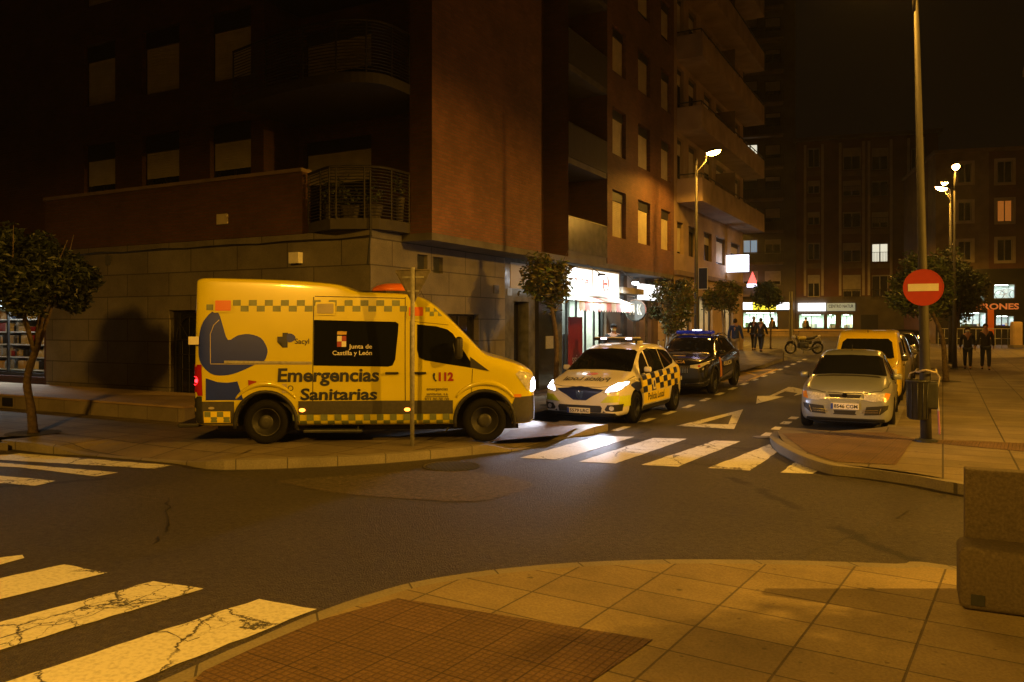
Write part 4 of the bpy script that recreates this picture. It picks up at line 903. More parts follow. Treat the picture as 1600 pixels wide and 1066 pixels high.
# ================================================================ VEHICLES
class Body:
    """car shell lofted through stations (y, z_bottom, z_belt, z_top, half_width, half_width_roof); front looks to -Y"""
    def __init__(s, st, wheels, wr, mats, van=False, wdepth=.3):
        bm = bmesh.new(); rings = []
        for (y, zb, ze, zt, w, r) in st:
            hh = zt-ze
            if van: P = [(0, zb), (.8*w, zb), (.96*w, zb+.03), (w, zb+.14), (w, zb+.5*(ze-zb)), (w*.995, ze), (w*.5+r*.5, ze+.5*hh), (r, zt-.10 if hh > .4 else zt-.3*hh), (r*.985, zt-.028 if hh > .4 else zt-.12*hh), (r*.92, zt-.003), (r*.4, zt), (0, zt+.005)]
            else: P = [(0, zb), (.8*w, zb), (.95*w, zb+.04), (w*.99, zb+.16), (w, zb+.55*(ze-zb)), (w*.975, ze-.02), (w*.93, ze+.02) if hh > .15 else (w*.95, ze), (r+(w*.93-r)*.10, zt-.12*min(1, hh/.3)) if hh > .15 else (r*1.0, zt-.4*hh), (r*.93, zt-.035*min(1, hh/.2)), (r*.8, zt-.008), (r*.4, zt+.012), (0, zt+.016)]
            ring = [bm.verts.new((x, y, z)) for x, z in P]+[bm.verts.new((-x, y, z)) for x, z in P[-2:0:-1]]
            rings.append(ring)
        n = len(rings[0])
        for i in range(len(rings)-1):
            for k in range(n): bm.faces.new([rings[i][k], rings[i][(k+1) % n], rings[i+1][(k+1) % n], rings[i+1][k]])
        for ring, c in ((rings[0], rings[0]), (rings[-1], rings[-1])):
            # cap with a strip of quads between the two halves
            m = n//2
            for k in range(m):
                a, b = ring[k], ring[k+1]; c_, d_ = ring[(n-k-1) % n], ring[(n-k) % n]
                vs = []
                for v in (a, b, c_, d_):
                    if v not in vs: vs.append(v)
                if len(vs) > 2:
                    try: bm.faces.new(vs)
                    except ValueError: pass
        bmesh.ops.recalc_face_normals(bm, faces=list(bm.faces))
        me = bpy.data.meshes.new('b'); bm.to_mesh(me); bm.free()
        o = bpy.data.objects.new('b', me); COL.objects.link(o)
        sm = o.modifiers.new('s', 'SUBSURF'); sm.levels = 2
        dg = bpy.context.evaluated_depsgraph_get(); me2 = bpy.data.meshes.new_from_object(o.evaluated_get(dg))
        s.bvh = BVHTree.FromPolygons([v.co for v in me2.vertices], [list(p.vertices) for p in me2.polygons])
        o.modifiers.clear(); o.data = me2
        me2.materials.append(M(mats[0])); me2.materials.append(M(mats[1]))
        cutters = []
        for y, z in wheels:
            for sx in (-1, 1):
                mb = MB(); W = max(t[4] for t in st); mb.lathe([(wr, sx*(W-wdepth)), (wr, sx*(W+.2))], 32, 'x', (0, y, z))
                cm = mb.mesh('c'); c = bpy.data.objects.new('c', cm); cm.materials.append(M(mats[0])); cm.materials.append(M(mats[1]))
                for p in cm.polygons: p.material_index = 1
                COL.objects.link(c); b = o.modifiers.new('b', 'BOOLEAN'); b.operation = 'DIFFERENCE'; b.object = c; b.solver = 'EXACT'; cutters.append(c)
        dg = bpy.context.evaluated_depsgraph_get(); s.mesh = bpy.data.meshes.new_from_object(o.evaluated_get(dg))
        bpy.data.objects.remove(o)
        for c in cutters: bpy.data.objects.remove(c)
        for p in s.mesh.polygons: p.use_smooth = True
        try: s.mesh.set_sharp_from_angle(angle=R(38))
        except Exception: pass
        s.mats = mats
    def obj(s, parent, name='body'): return tobj(name, s.mesh, list(s.mats), parent)if False else s._o(name, parent)
    def _o(s, name, parent):
        o = bpy.data.objects.new(name, s.mesh); link(o, parent); return o
    def hit(s, side, u, v):
        """side: 'R' (-X), 'L' (+X) with u = y ; 'F'/'B' with u = x ; 'T' with u = x, v = y"""
        if side in 'RL':
            sg = -1 if side == 'R' else 1; o = Vector((sg*4, u, v)); d = Vector((-sg, 0, 0))
        elif side in 'FB':
            sg = -1 if side == 'F' else 1; o = Vector((u, sg*4+(2 if side == 'B' else 0)*0+(6 if side == 'B' else 0), v)); d = Vector((0, -sg, 0))
        else: o = Vector((u, v, 6)); d = Vector((0, 0, -1))
        p, n, i, dist = s.bvh.ray_cast(o, d)
        if p is None:
            q = o+d*(4 if side != 'B' else 6)
            p, n, i, dist = s.bvh.find_nearest(q if side in 'RL' else o+d*3)
        if n.dot(d) > 0: n = -n
        return p, n
    def wrap(s, name, polys, side, m, parent, eps=.004, maxl=.09, thick=0):
        """polygons given in the side's own 2D, wrapped on the shell"""
        bm = bmesh.new()
        for poly in polys:
            vs = [bm.verts.new((p[0], p[1], 0)) for p in poly]
            try: bm.faces.new(vs)
            except ValueError: pass
        bmesh.ops.triangulate(bm, faces=list(bm.faces))
        for _ in range(5):
            es = [e for e in bm.edges if e.calc_length() > maxl]
            if not es: break
            bmesh.ops.subdivide_edges(bm, edges=es, cuts=1); bmesh.ops.triangulate(bm, faces=[f for f in bm.faces if len(f.verts) > 3])
        ns = Vector((0, 0, 0))
        for v in bm.verts:
            p, n = s.hit(side, v.co.x, v.co.y); v.co = p+n*eps; ns += n
        bm.normal_update()
        if sum((f.normal*f.calc_area() for f in bm.faces), Vector((0, 0, 0))).dot(ns) < 0: bmesh.ops.reverse_faces(bm, faces=list(bm.faces))
        if thick:
            bmesh.ops.solidify(bm, geom=list(bm.faces), thickness=thick)
        me = bpy.data.meshes.new(name); bm.to_mesh(me); bm.free()
        for p in me.polygons: p.use_smooth = True
        return tobj(name, me, m, parent)
    def text(s, name, txt, side, u0, v0, width, m, parent, height=None, bold=0, shear=0, sg=1, eps=.006, mirror=False, slope_=0):
        vs, fs = text_polys(txt, 1, bold, shear)
        x0 = min(v.x for v in vs); x1 = max(v.x for v in vs); y0 = min(v.y for v in vs); y1 = max(v.y for v in vs)
        k = width/(x1-x0); ky = height/(y1-y0) if height else k
        co = []
        for v in vs:
            a = (x1-v.x if mirror else v.x-x0)*k; p, n = s.hit(side, u0+sg*a, v0+(v.y-y0)*ky+a*slope_); co.append(tuple(p+n*eps))
        me = bpy.data.meshes.new(name); me.from_pydata(co, [], fs); me.update(); return tobj(name, me, m, parent)
def wheel(parent, x, y, z, r, w, side, spokes=5, steel=False, rim='rim_alloy'):
    sx = side
    mb = MB(); mb.lathe([(r*.64, -w/2), (r*.9, -w/2), (r*.985, -w*.36), (r, -w*.2), (r, w*.2), (r*.985, w*.36), (r*.9, w/2), (r*.64, w/2)], 36, 'x', (0, 0, 0), True)
    o = mb.build('wheel', 'rubber', parent, True); o.location = (x, y, z)
    mb = MB(); f = w/2-.02
    mb.lathe([(r*.66, sx*(f)), (r*.60, sx*(f+.005)), (r*.58, sx*(f-.04)), (r*.56, sx*(f-.09)), (.01, sx*(f-.09))] if not steel else [(r*.66, sx*f), (r*.6, sx*(f+.008)), (r*.55, sx*(f-.05)), (r*.34, sx*(f-.02)), (r*.30, sx*(f+.01)), (r*.16, sx*(f+.012)), (.01, sx*(f+.02))], 36, 'x')
    ri = mb.build('rim', rim if steel else 'metal_dark', o, True)
    mb = MB()
    if steel:
        for k in range(12):
            a = k*math.pi/6; mb.lathe([(.022, sx*(f-.022)), (.018, sx*(f-.020)), (.004, sx*(f-.020))], 8, 'x', (0, r*.45*math.cos(a), r*.45*math.sin(a)))
        mb.build('rim_holes', 'dark', ri)
    else:
        for k in range(spokes):
            a = 2*math.pi*k/spokes+.3
            for da in (-.13, .13):
                mb.tube([(sx*(f-.03), r*.10*math.cos(a), r*.10*math.sin(a)), (sx*(f-.012), r*.6*math.cos(a+da), r*.6*math.sin(a+da))], [r*.05, r*.045], 6)
        mb.lathe([(r*.16, sx*(f-.05)), (r*.14, sx*(f-.005)), (.01, sx*f)], 16, 'x'); mb.lathe([(r*.60, sx*(f-.06)), (r*.60, sx*(f+.004)), (r*.655, sx*(f+.002)), (r*.655, sx*(f-.06))], 36, 'x', (0, 0, 0), True)
        mb.build('spokes', rim, ri, True)
    return o
def mirror(parent, x, y, z, m, s=1, glassm='chrome'):
    mb = MB(); sx = 1 if x > 0 else -1
    mb.rbox((x+sx*.08, y, z+.02), (.17*s, .09, .12*s), .04, 3); o = mb.build('wing_mirror', m, parent, True)
    mb = MB(); mb.tube([(x-sx*.06, y+.02, z-.05), (x+sx*.03, y, z-.02)], .025, 6); mb.build('mirror_arm', 'black_plastic', o); return o
def plate(parent, B, txt, xc, z, w=.52, h=.11, side='F', m='plate', col='text_black'):
    p, n = B.hit(side, xc, z); y = p.y-.018
    mb = MB(); mb.box(xc-w/2, xc+w/2, y-.01, y+.03, z-h/2, z+h/2); o = mb.build('number_plate', m, parent)
    box_obj('plate_band', 'plate_blue', o, xc-w/2+.001, xc-w/2+.045, y-.013, y-.0105, z-h/2+.003, z+h/2-.003)
    if txt: text_obj('plate_number', txt, col, o, (xc-w/2+.06, y-.0125, z-h/2+.022), (1, 0, 0), (0, 0, 1), w-.08, h-.044, .02)
    return o
def headspot(parent, loc, aim, power, col=(.78, .82, 1), ang=70):
    li = bpy.data.lights.new('headlight_beam', 'SPOT'); li.energy = power; li.color = col; li.spot_size = R(ang); li.spot_blend = .8; li.shadow_soft_size = .06
    lo = bpy.data.objects.new('headlight_beam', li); link(lo, parent); lo.location = loc; lo.rotation_euler = Vector(aim).to_track_quat('-Z', 'Y').to_euler()
def quadgrid(u0, u1, v0, v1, nu, nv, par=0):
    out = []
    for i in range(nu):
        for j in range(nv):
            if (i+j) % 2 == par:
                a = u0+(u1-u0)*i/nu; b = u0+(u1-u0)*(i+1)/nu; c = v0+(v1-v0)*j/nv; d = v0+(v1-v0)*(j+1)/nv
                out.append([(a, c), (b, c), (b, d), (a, d)])
    return out
def rrect(a, b, c, d, r, n=4):
    pts = []
    for cx_, cy_, a0 in ((b-r, d-r, 0), (a+r, d-r, 90), (a+r, c+r, 180), (b-r, c+r, 270)):
        for k in range(n+1): t = R(a0+90*k/n); pts.append((cx_+r*math.cos(t), cy_+r*math.sin(t)))
    return pts
def ell(cx_, cy_, rx, ry, n=20, a0=0, a1=360): return [(cx_+rx*math.cos(R(a0+(a1-a0)*k/n)), cy_+ry*math.sin(R(a0+(a1-a0)*k/n))) for k in range(n+(0 if a1-a0 == 360 else 1))]
def line(pts, w):
    out = []
    for a, b in zip(pts, pts[1:]):
        a = Vector(a); b = Vector(b); t = (b-a).normalized(); n = Vector((-t.y, t.x))*w/2; out.append([tuple(a-n), tuple(b-n), tuple(b+n), tuple(a+n)])
    return out
# ---------------------------------------------------------------- ambulance
fw_ = Vector(G(757, 690, .14)); rw_ = Vector(G(418, 693, .14)); hd = (fw_-rw_); wb = hd.length; hd.normalize()
SC = 339/wb           # picture units per metre along the near side
ang = math.atan2(hd.y, hd.x)+math.pi/2
right = Vector((hd.y, -hd.x))
ctr = fw_+hd*.98-right*.86
amb = thing('ambulance', 'yellow high-roofed emergency ambulance with a dark blue emblem parked across the pavement corner', 'ambulance', (ctr.x, ctr.y, .14), ang)
A = lambda px, py: (.98+(757-px)/SC, (691-py)/SC)
AW = .98; yr_ = .98+wb; LEN = A(306, 0)[0]
st = [(0, .36, .84, 1.06, .70, .62), (.05, .30, .95, 1.16, .86, .76), (.20, .27, 1.06, 1.25, .95, .84), (.55, .27, 1.16, 1.35, .98, .88), (.90, .27, 1.24, 1.43, AW, .89), (1.0, .27, 1.26, 1.47, AW, .88),
      (1.25, .27, 1.27, 1.74, AW, .86), (1.57, .27, 1.30, 2.07, AW, .85), (1.80, .27, 1.30, 2.27, AW, .86), (2.02, .27, 1.30, 2.41, AW, .87), (2.3, .27, 1.30, 2.46, AW, .88),
      (2.9, .27, 1.30, 2.475, AW, .885), (3.12, .27, 1.30, 2.49, AW, .885), (3.3, .27, 1.30, 2.585, AW, .885), (3.45, .27, 1.30, 2.62, AW, .885), (4.2, .27, 1.30, 2.68, AW, .885), (5.2, .27, 1.30, 2.70, AW, .885), (LEN-.16, .27, 1.30, 2.71, AW, .88), (LEN-.05, .30, 1.30, 2.69, .955, .86), (LEN, .34, 1.30, 2.64, .92, .83)]
st = [((.98-(.98-q[0])*.87) if q[0] < .98 else q[0],)+q[1:] for q in st]
B = Body(st, [(.98, .36), (yr_, .36)], .46, ('van_yellow', 'black_plastic'), van=True, wdepth=.34)
B.obj(amb)
wh = [wheel(amb, sx*(AW-.125), y, .36, .36, .235, sx, steel=True, rim='rim_steel') for y in (.98, yr_) for sx in (-1, 1)]
for side in 'RL':
    S = -1 if side == 'R' else 1
    W = lambda name, polys, m, eps=.004, maxl=.09: B.wrap(name, polys, side, m, amb, eps, maxl)
    P = lambda *pts: [A(*p) for p in pts]
    bandz = (A(0, 645)[1], A(0, 624)[1])
    W('rub_strip', [[(u, v) for u, v in ((1.5, bandz[0]), (yr_-.52, bandz[0]), (yr_-.52, bandz[1]), (1.5, bandz[1]))], [(yr_+.50, .34), (LEN-.02, .34), (LEN-.02, bandz[1]), (yr_+.50, bandz[1])]], 'van_grey', .010)
    W('front_bumper_side', [[(.16, .33), (.52, .33), (.54, .6), (.48, .74), (.17, .76)]], 'van_grey', .010)
    # checks
    W('checker_band', quadgrid(A(712, 0)[0], A(568, 0)[0], *[A(0, y)[1] for y in (664, 645)], 14, 2), 'check_green', .011)
    W('checker_band', quadgrid(A(566, 0)[0], A(459, 0)[0], *[A(0, y)[1] for y in (664, 645)], 10, 2), 'check_green', .011)
    W('checker_panel', [[(yr_+.56, .36), (yr_+.98, .36), (yr_+.98, .54), (yr_+.56, .54)]], 'livery_yellow', .0125)
    W('checker_band', quadgrid(yr_+.57, yr_+.97, .365, .535, 4, 2), 'check_green', .0145)
    W('checker_band', quadgrid(A(636, 0)[0], A(366, 0)[0], A(0, 485)[1], A(0, 467)[1], 22, 2), 'check_green', .004)
    W('checker_band', quadgrid(A(690, 0)[0], A(664, 0)[0], A(0, 492)[1], A(0, 478)[1], 4, 2), 'check_green', .004)
    W('checker_band', quadgrid(A(338, 0)[0], A(326, 0)[0], A(0, 483)[1], A(0, 465)[1], 1, 2), 'check_green', .004)
    # blue emblem: leg with a club foot, and block
    W('blue_emblem', [[p[:2] for p in smoothline([(*A(*q), 0) for q in ((322, 500), (334, 486), (345, 488), (352, 508), (360, 529), (375, 522), (392, 520), (410, 526), (419, 540), (420, 550), (415, 562), (400, 568), (381, 577), (362, 583), (340, 583), (326, 574), (317, 560), (315, 540), (317, 515), (322, 500))], 3)][:-1]], 'blue_deco', .005, .06)
    W('blue_emblem', [P((327, 588), (345, 594), (360, 595), (375, 593), (384, 622), (327, 622))], 'blue_deco', .005)
    # windows
    W('side_window', [P((491, 498), (617, 501), (622, 504), (621, 520), (617, 560), (613, 569), (606, 571), (491, 569))], 'car_glass', .006)
    W('side_window', [P((651, 505), (680, 508), (698, 513), (707, 520), (733, 561), (741, 573), (740, 574), (690, 566), (662, 561), (654, 556), (651, 545))], 'car_glass', .006)
    W('mirror_triangle', [P((734, 556), (765, 579), (735, 573))], 'black_plastic', .008)
    # seams
    W('door_seam', line(P((490, 462), (490, 664)), .012)+line(P((632, 462), (633, 664)), .012)+line(P((640, 500), (641, 655)), .010)+line(P((492, 461), (632, 464)), .012)+line(P((738, 575), (736, 612)), .010)+line(P((641, 500), (700, 506)), .008), 'dark', .0035, .2)
    W('panel_seam', line(P((334, 565), (333, 520), (338, 506), (346, 498)), .012)+line(P((334, 566), (488, 567)), .012), 'card', .0075, .2)
    W('slide_rail', [P((355, 561), (488, 563), (488, 566), (355, 565))], 'galv', .02)
    W('sill_seam', line(P((459, 664), (712, 664)), .02), 'dark', .0125, .2)
    # marker lamps in the roof strip
    for (a, b, c, d, m) in ((340, 364, 468, 484, 'orange_lens'), (496, 521, 473, 488, 'card'), (638, 660, 478, 492, 'orange_lens')):
        u0, u1 = A(b, 0)[0], A(a, 0)[0]; v0, v1 = A(0, d)[1], A(0, c)[1]
        o = W('marker_housing', [rrect(u0-.03, u1+.03, v0-.03, v1+.03, .02)], 'van_yellow', .02); B.wrap('lens', [rrect(u0, u1, v0, v1, .015)], side, m, o, .028)
    # lettering
    sg = -1 if side == 'R' else 1
    def T(name, txt, px0, py, px1, m, height, bold=.02, shear=0, sgx=None):
        shear = min(shear, .05)
        a, b = A(px0, 0)[0], A(px1, 0)[0]
        u = a if side == 'R' else b
        B.text(name, txt, side, u, A(0, py)[1], abs(a-b), m, amb, height=height/SC, bold=bold, shear=shear, sg=sg, eps=.0085)
    T('lettering', 'Emergencias', 436, 601, 592, 'text_navy', 28, .03, .18); T('lettering', 'Sanitarias', 471, 623, 589, 'text_navy', 19, .03, .18)
    T('lettering', 'Sacyl', 462, 538, 484, 'text_navy', 11, .015); T('lettering', '112', 685, 594, 708, 'text_red', 14, .05)
    T('lettering', 'emergencias', 666, 610, 699, 'text_navy', 6, .01); T('lettering', 'sanitarias, s.a.', 666, 617, 700, 'text_navy', 5, .01); T('lettering', '923 00 00 00', 663, 625, 701, 'text_navy', 5, .01)
    T('lettering', 'Junta de', 545, 545, 581, 'text_white', 9, .01); T('lettering', 'Castilla y León', 520, 555, 581, 'text_white', 9, .01)
    W('underline', line(P((664, 618.5), (700, 618.5)), .012), 'text_navy', .008)
    W('phone_icon', [P((677, 581), (679.5, 582), (678.5, 587), (679.5, 591), (682, 593), (680.5, 595), (676.5, 591), (675.5, 585))], 'text_navy', .008)
    W('health_cross', [P((443, 518), (451, 518), (451, 526), (457, 526), (457, 532), (451, 532), (451, 541), (443, 541), (443, 532), (435, 532), (435, 524), (443, 524))], 'text_navy', .008, .03)
    W('health_cross_heart', [[A(454+9*math.cos(t)*(.75+.25*math.cos(t)), 526-7*math.sin(t)) for t in [i*math.pi/8 for i in range(16)]]], 'blue_deco', .010, .03)
    # regional arms: castle tower shapes and chequer
    W('coat_of_arms', quadgrid(A(541, 0)[0], A(527, 0)[0], A(0, 540)[1], A(0, 523)[1], 2, 2, 0), 'text_white', .0085); W('coat_of_arms', quadgrid(A(541, 0)[0], A(527, 0)[0], A(0, 540)[1], A(0, 523)[1], 2, 2, 1), 'text_red', .0085)
    W('coat_of_arms_crown', [P((527, 521), (527, 516), (530, 519), (534, 515.5), (538, 519), (542, 516), (541, 521))], 'badge_gold', .0085)
    W('sticker', [P((391, 591), (404, 593), (402, 601), (392, 602))], 'text_red', .0085); W('sticker', [P((443, 597), (450, 597), (450, 611), (443, 611))], 'card', .0085)
    W('sticker_ring', [ell(*A(456, 604), .045, .045, 16)], 'text_navy', .0085); W('sticker_disc', [ell(*A(456, 604), .032, .032, 16)], 'van_yellow', .0095)
    # marker lights, handles
    for px in (474, 636): W('side_marker', [ell(*A(px, 638), .05, .03, 14)], 'e_marker', .02)
    W('reflector', [ell(*A(336, 634), .05, .02, 12)], 'card', .02); W('side_repeater', [rrect(A(815, 0)[0]-.0, A(803, 0)[0], A(0, 620)[1], A(0, 615)[1], .015)], 'lamp_amber', .012)
    for px in (612, 655):
        u, v = A(px, 581); p, n = B.hit(side, u, v); mb = MB(); mb.rbox((p.x+S*.03, u, v), (.03, .22, .035), .012); mb.build('door_handle', 'black_plastic', amb, True)
        W('handle_recess', [ell(u, v, .14, .055, 18)], 'car_dark' if 0 else 'van_yellow', .006)
    # wheel arch lips
    for yc in (.98, yr_):
        mb = MB(); mb.tube([(S*(AW+.005), yc+.49*math.cos(t), .36+.49*math.sin(t)) for t in [R(-12+204*i/20) for i in range(21)]], .03, 8); mb.build('wheel_arch', 'black_plastic', amb, True)
        mb = MB(); mb.tube([(S*(AW-.01), yc+.58*math.cos(t), .42+.56*math.sin(t)) for t in [R(35+110*i/20) for i in range(21)]], [.02+.028*math.sin(math.pi*i/20) for i in range(21)], 8); mb.build('arch_flare', 'van_yellow', amb, True)
    # tail lamp column and front headlamp
    W('tail_light', [[(LEN-.17, A(0, 615)[1]), (LEN-.02, A(0, 615)[1]), (LEN-.03, A(0, 567)[1]), (LEN-.15, A(0, 567)[1])]], 'lamp_red', .012)
    W('tail_lamp_lit', [ell(LEN-.05, A(0, 592)[1], .045, .07, 12)], 'e_tail', .018)
    W('rear_pillar_trim', [[(LEN-.16, .35), (LEN-.02, .35), (LEN-.02, A(0, 616)[1]), (LEN-.16, A(0, 616)[1])]], 'black_plastic', .014)
    mirror(amb, S*(AW+.02), 1.42, 1.52, 'black_plastic', 1.2)
    mb = MB(); mb.rbox((S*(AW+.14), 1.40, 1.56), (.16, .12, .36), .05, 3); mb.build('mirror_head', 'black_plastic', amb, True)
    mb = MB(); mb.rbox((S*.80, 3.45, .20), (.30, .95, .05), .015); mb.tube([(S*.8, 3.05, .3), (S*.9, 3.05, .2)], .02); mb.build('side_step', 'metal_dark', amb)
    # headlight assembly wraps from the front corner
    hp = [[(S*.60, .84), (S*.86, .80), (S*.90, .98), (S*.90, 1.16), (S*.80, 1.12), (S*.64, 1.0)]]
    B.wrap('headlight_housing', hp, 'F', 'lamp_clear', amb, .012, .06)
    B.wrap('headlight', [ell(S*.76, .95, .09, .10, 16)], 'F', 'e_head', amb, .02, .05)
    W('headlight_side', [[(.17, .86), (.27, .84), (.47, 1.12), (.40, 1.17), (.23, 1.04)]], 'lamp_clear', .010, .06)
    W('headlight', [[(.15, .84), (.22, .83), (.22, 1.0), (.17, .96)]], 'e_head', .014, .05)
B.wrap('windscreen', [[(-.76, 1.50), (.76, 1.50), (.70, 2.02), (.5, 2.10), (0, 2.12), (-.5, 2.10), (-.70, 2.02)]], 'F', 'car_glass', amb, .006)
B.wrap('front_grille', [[(-.5, .80), (.5, .80), (.56, .93), (.4, .98), (-.4, .98), (-.56, .93)]], 'F', 'black_plastic', amb, .012)
B.wrap('front_bumper', [[(-.8, .36), (.8, .36), (.85, .74), (-.85, .74)]], 'F', 'van_grey', amb, .012)
B.wrap('rear_window', [rrect(-.75, -.05, 1.35, 2.0, .06), rrect(.05, .75, 1.35, 2.0, .06)], 'B', 'car_glass', amb, .006)
plate(amb, B, '', 0, .55)
mb = MB(); mb.rbox((0, LEN+.10, .30), (1.7, .34, .07), .02); mb.tube([(-.5, LEN-.1, .3), (-.5, LEN+.05, .3)], .03); mb.tube([(.5, LEN-.1, .3), (.5, LEN+.05, .3)], .03); mb.build('rear_step', 'black_plastic', amb)
mb = MB(); mb.rbox((-.99, LEN-.03, A(0, 530)[1]), (.03, .16, .13), .008); mb.build('rear_flag_plate', 'sign_white', amb)
ub, vb = A(610, 0)[0], 2.50
bc = MB(); bc.lathe([(.36, 0), (.40, .03), (.38, .07), (.30, .12), (.16, .15), (.01, .155)], 24, 'z', (-.15, ub, vb-.01)); lb = bc.build('beacon', 'orange_lens', amb, True)
bc = MB(); bc.lathe([(.42, -.05), (.42, .012), (.3, .012)], 24, 'z', (-.15, ub, vb-.01)); bc.build('beacon_base', 'black_plastic', lb)
mb = MB(); mb.tube([(-.3, 2.0, 2.4), (-.3, 2.12, 2.62)], .006, 5); mb.build('aerial', 'dark', amb)
mb = MB(); mb.box(-.6, .6, .4, LEN-.3, .18, .30); mb.build('chassis', 'black_plastic', amb)
mb = MB(); mb.tube([(-.75, 1.5, .32), (-.75, 1.62, .16)], .015)
mb.build('jack_point', 'dark', amb)
headspot(amb, (-.76, .02, .92), (0, -1, -.34), 150, ang=60); headspot(amb, (.76, .02, .92), (0, -1, -.34), 150, ang=60)
# ---------------------------------------------------------------- cars
def car(name, label, cat, loc, rz, spec, group='cars parked along the street'):
    t = thing(name, label, cat, loc, rz, group); L_, w, h = spec['L'], spec['w'], spec['h']
    B = Body(spec['st'], [(spec['wf'], spec['wr']), (spec['wf']+spec['wb'], spec['wr'])], spec['wr']+.06, (spec['m'], 'black_plastic'), van=spec.get('van', False), wdepth=.27)
    B.obj(t)
    for y in (spec['wf'], spec['wf']+spec['wb']):
        for sx in (-1, 1):
            wheel(t, sx*(w-.10), y, spec['wr'], spec['wr'], .2, sx, spec.get('spokes', 5), rim=spec.get('rim', 'rim_alloy'))
            if spec.get('arch'):
                mb = MB(); mb.tube([(sx*(w-.004), y+(spec['wr']+.07)*math.cos(a), spec['wr']+(spec['wr']+.07)*math.sin(a)) for a in [R(-15+210*i/18) for i in range(19)]], .022, 6); mb.build('wheel_arch', spec['arch'], t, True)
    for S, side in ((1, 'L'), (-1, 'R')):
        for poly in spec['windows']: B.wrap('side_window', [poly], side, 'car_glass', t, .004, .07)
        if spec.get('trim'): B.wrap('window_trim', line(spec['trim'], .02), side, spec.get('trimm', 'chrome'), t, .006)
        B.wrap('door_seam', sum([line(l, .008) for l in spec['seams']], []), side, 'dark', t, .003, .12)
        for u, v in spec['handles']:
            p, n = B.hit(side, u, v); mb = MB(); mb.rbox((p.x+S*.012, u, v), (.025, .16, .028), .01); mb.build('door_handle', spec.get('hm', spec['m']), t, True)
        mirror(t, S*(w-.05), spec['mir'][0], spec['mir'][1], spec.get('mm', spec['m']))
        B.wrap('sill', [[(spec['wf']+.42, spec['zb']+.02), (spec['wf']+spec['wb']-.42, spec['zb']+.02), (spec['wf']+spec['wb']-.42, spec['zb']+.13), (spec['wf']+.42, spec['zb']+.13)]], side, spec.get('sillm', 'black_plastic'), t, .008)
        B.wrap('tail_light', [[(L_-.03, spec['tl'][0]), (L_-.20, spec['tl'][0]+.02), (L_-.22, spec['tl'][1]), (L_-.05, spec['tl'][1])]], side, 'lamp_red', t, .008)
    B.wrap('windscreen', [spec['ws']], 'F', 'car_glass', t, .010, .05)
    B.wrap('rear_window', [spec['rw']], 'B', 'car_glass', t, .005, .09)
    hl_ = []
    for S in (1, -1): hl_ += line([(S*w*.90, spec['wf']+.10), (S*w*.86, .38), (S*w*.74, .15), (S*w*.45, .07), (0, .05)], .010)
    B.wrap('bonnet_seam', hl_, 'T', 'dark', t, .003, .05); B.wrap('cowl_vent', [[(-w*.72, spec['wf']+.10), (w*.72, spec['wf']+.10), (w*.66, spec['wf']+.19), (-w*.66, spec['wf']+.19)]], 'T', 'black_plastic', t, .004, .06)
    B.wrap('front_lip', [[(-w*.82, spec['zb']+.015), (w*.82, spec['zb']+.015), (w*.80, spec['zb']+.075), (-w*.80, spec['zb']+.075)]], 'F', 'black_plastic', t, .006, .06)
    mb = MB(); mb.box(-w*.7, w*.7, .3, L_-.3, spec['zb']-.06, spec['zb']+.05); mb.build('underbody', 'black_plastic', t)
    return t, B
def mirrored(poly): return [(-x, z) for x, z in poly][::-1]
# police people carrier
MPV = dict(L=4.45, w=.925, h=1.66, zb=.20, wf=.90, wb=2.80, wr=.335, m='car_white', tl=(.75, 1.15),
    st=[(0, .24, .56, .70, .62, .52), (.05, .20, .64, .78, .76, .66), (.18, .18, .74, .86, .86, .76), (.45, .18, .82, .95, .905, .80), (.85, .18, .90, 1.03, .922, .80), (1.05, .18, .93, 1.09, .925, .79),
        (1.4, .18, .96, 1.32, .925, .72), (1.75, .18, .98, 1.50, .925, .675), (2.05, .18, .99, 1.595, .925, .665), (2.5, .18, 1.0, 1.64, .925, .665), (3.1, .18, 1.02, 1.635, .925, .66), (3.7, .20, 1.04, 1.585, .915, .64), (4.05, .22, 1.06, 1.50, .90, .62), (4.25, .24, 1.06, 1.32, .88, .60), (4.40, .28, .95, 1.10, .84, .62), (4.45, .32, .85, .95, .78, .6)],
    windows=[[(1.30, .99), (1.92, 1.00), (1.94, 1.46), (1.80, 1.42), (1.55, 1.26)], [(1.98, 1.01), (2.90, 1.04), (2.90, 1.50), (2.3, 1.53), (2.02, 1.49)], [(2.96, 1.05), (3.75, 1.13), (3.95, 1.22), (3.80, 1.40), (3.5, 1.46), (2.96, 1.50)]],
    seams=[[(1.28, .98), (1.32, .45), (1.36, .34)], [(1.36, .34), (2.2, .34)], [(2.92, 1.5), (2.94, .4)], [(1.95, 1.0), (1.96, .34)]], handles=[(2.72, .90), (3.35, .93)], mir=(1.50, 1.08),
    ws=[(-.74, 1.06), (-.4, 1.10), (0, 1.115), (.4, 1.10), (.74, 1.06), (.62, 1.46), (.55, 1.50), (0, 1.53), (-.55, 1.50), (-.62, 1.46)], rw=[(-.55, 1.12), (.55, 1.12), (.5, 1.45), (-.5, 1.45)])
gp = G(990, 661); car_x = gp[0]-.925+.08; car_y = gp[1]-.90
police, B = car('police_car', 'yellow and white police people carrier with blue checks and its headlights on', 'police car', (car_x, car_y, 0), 0, MPV)
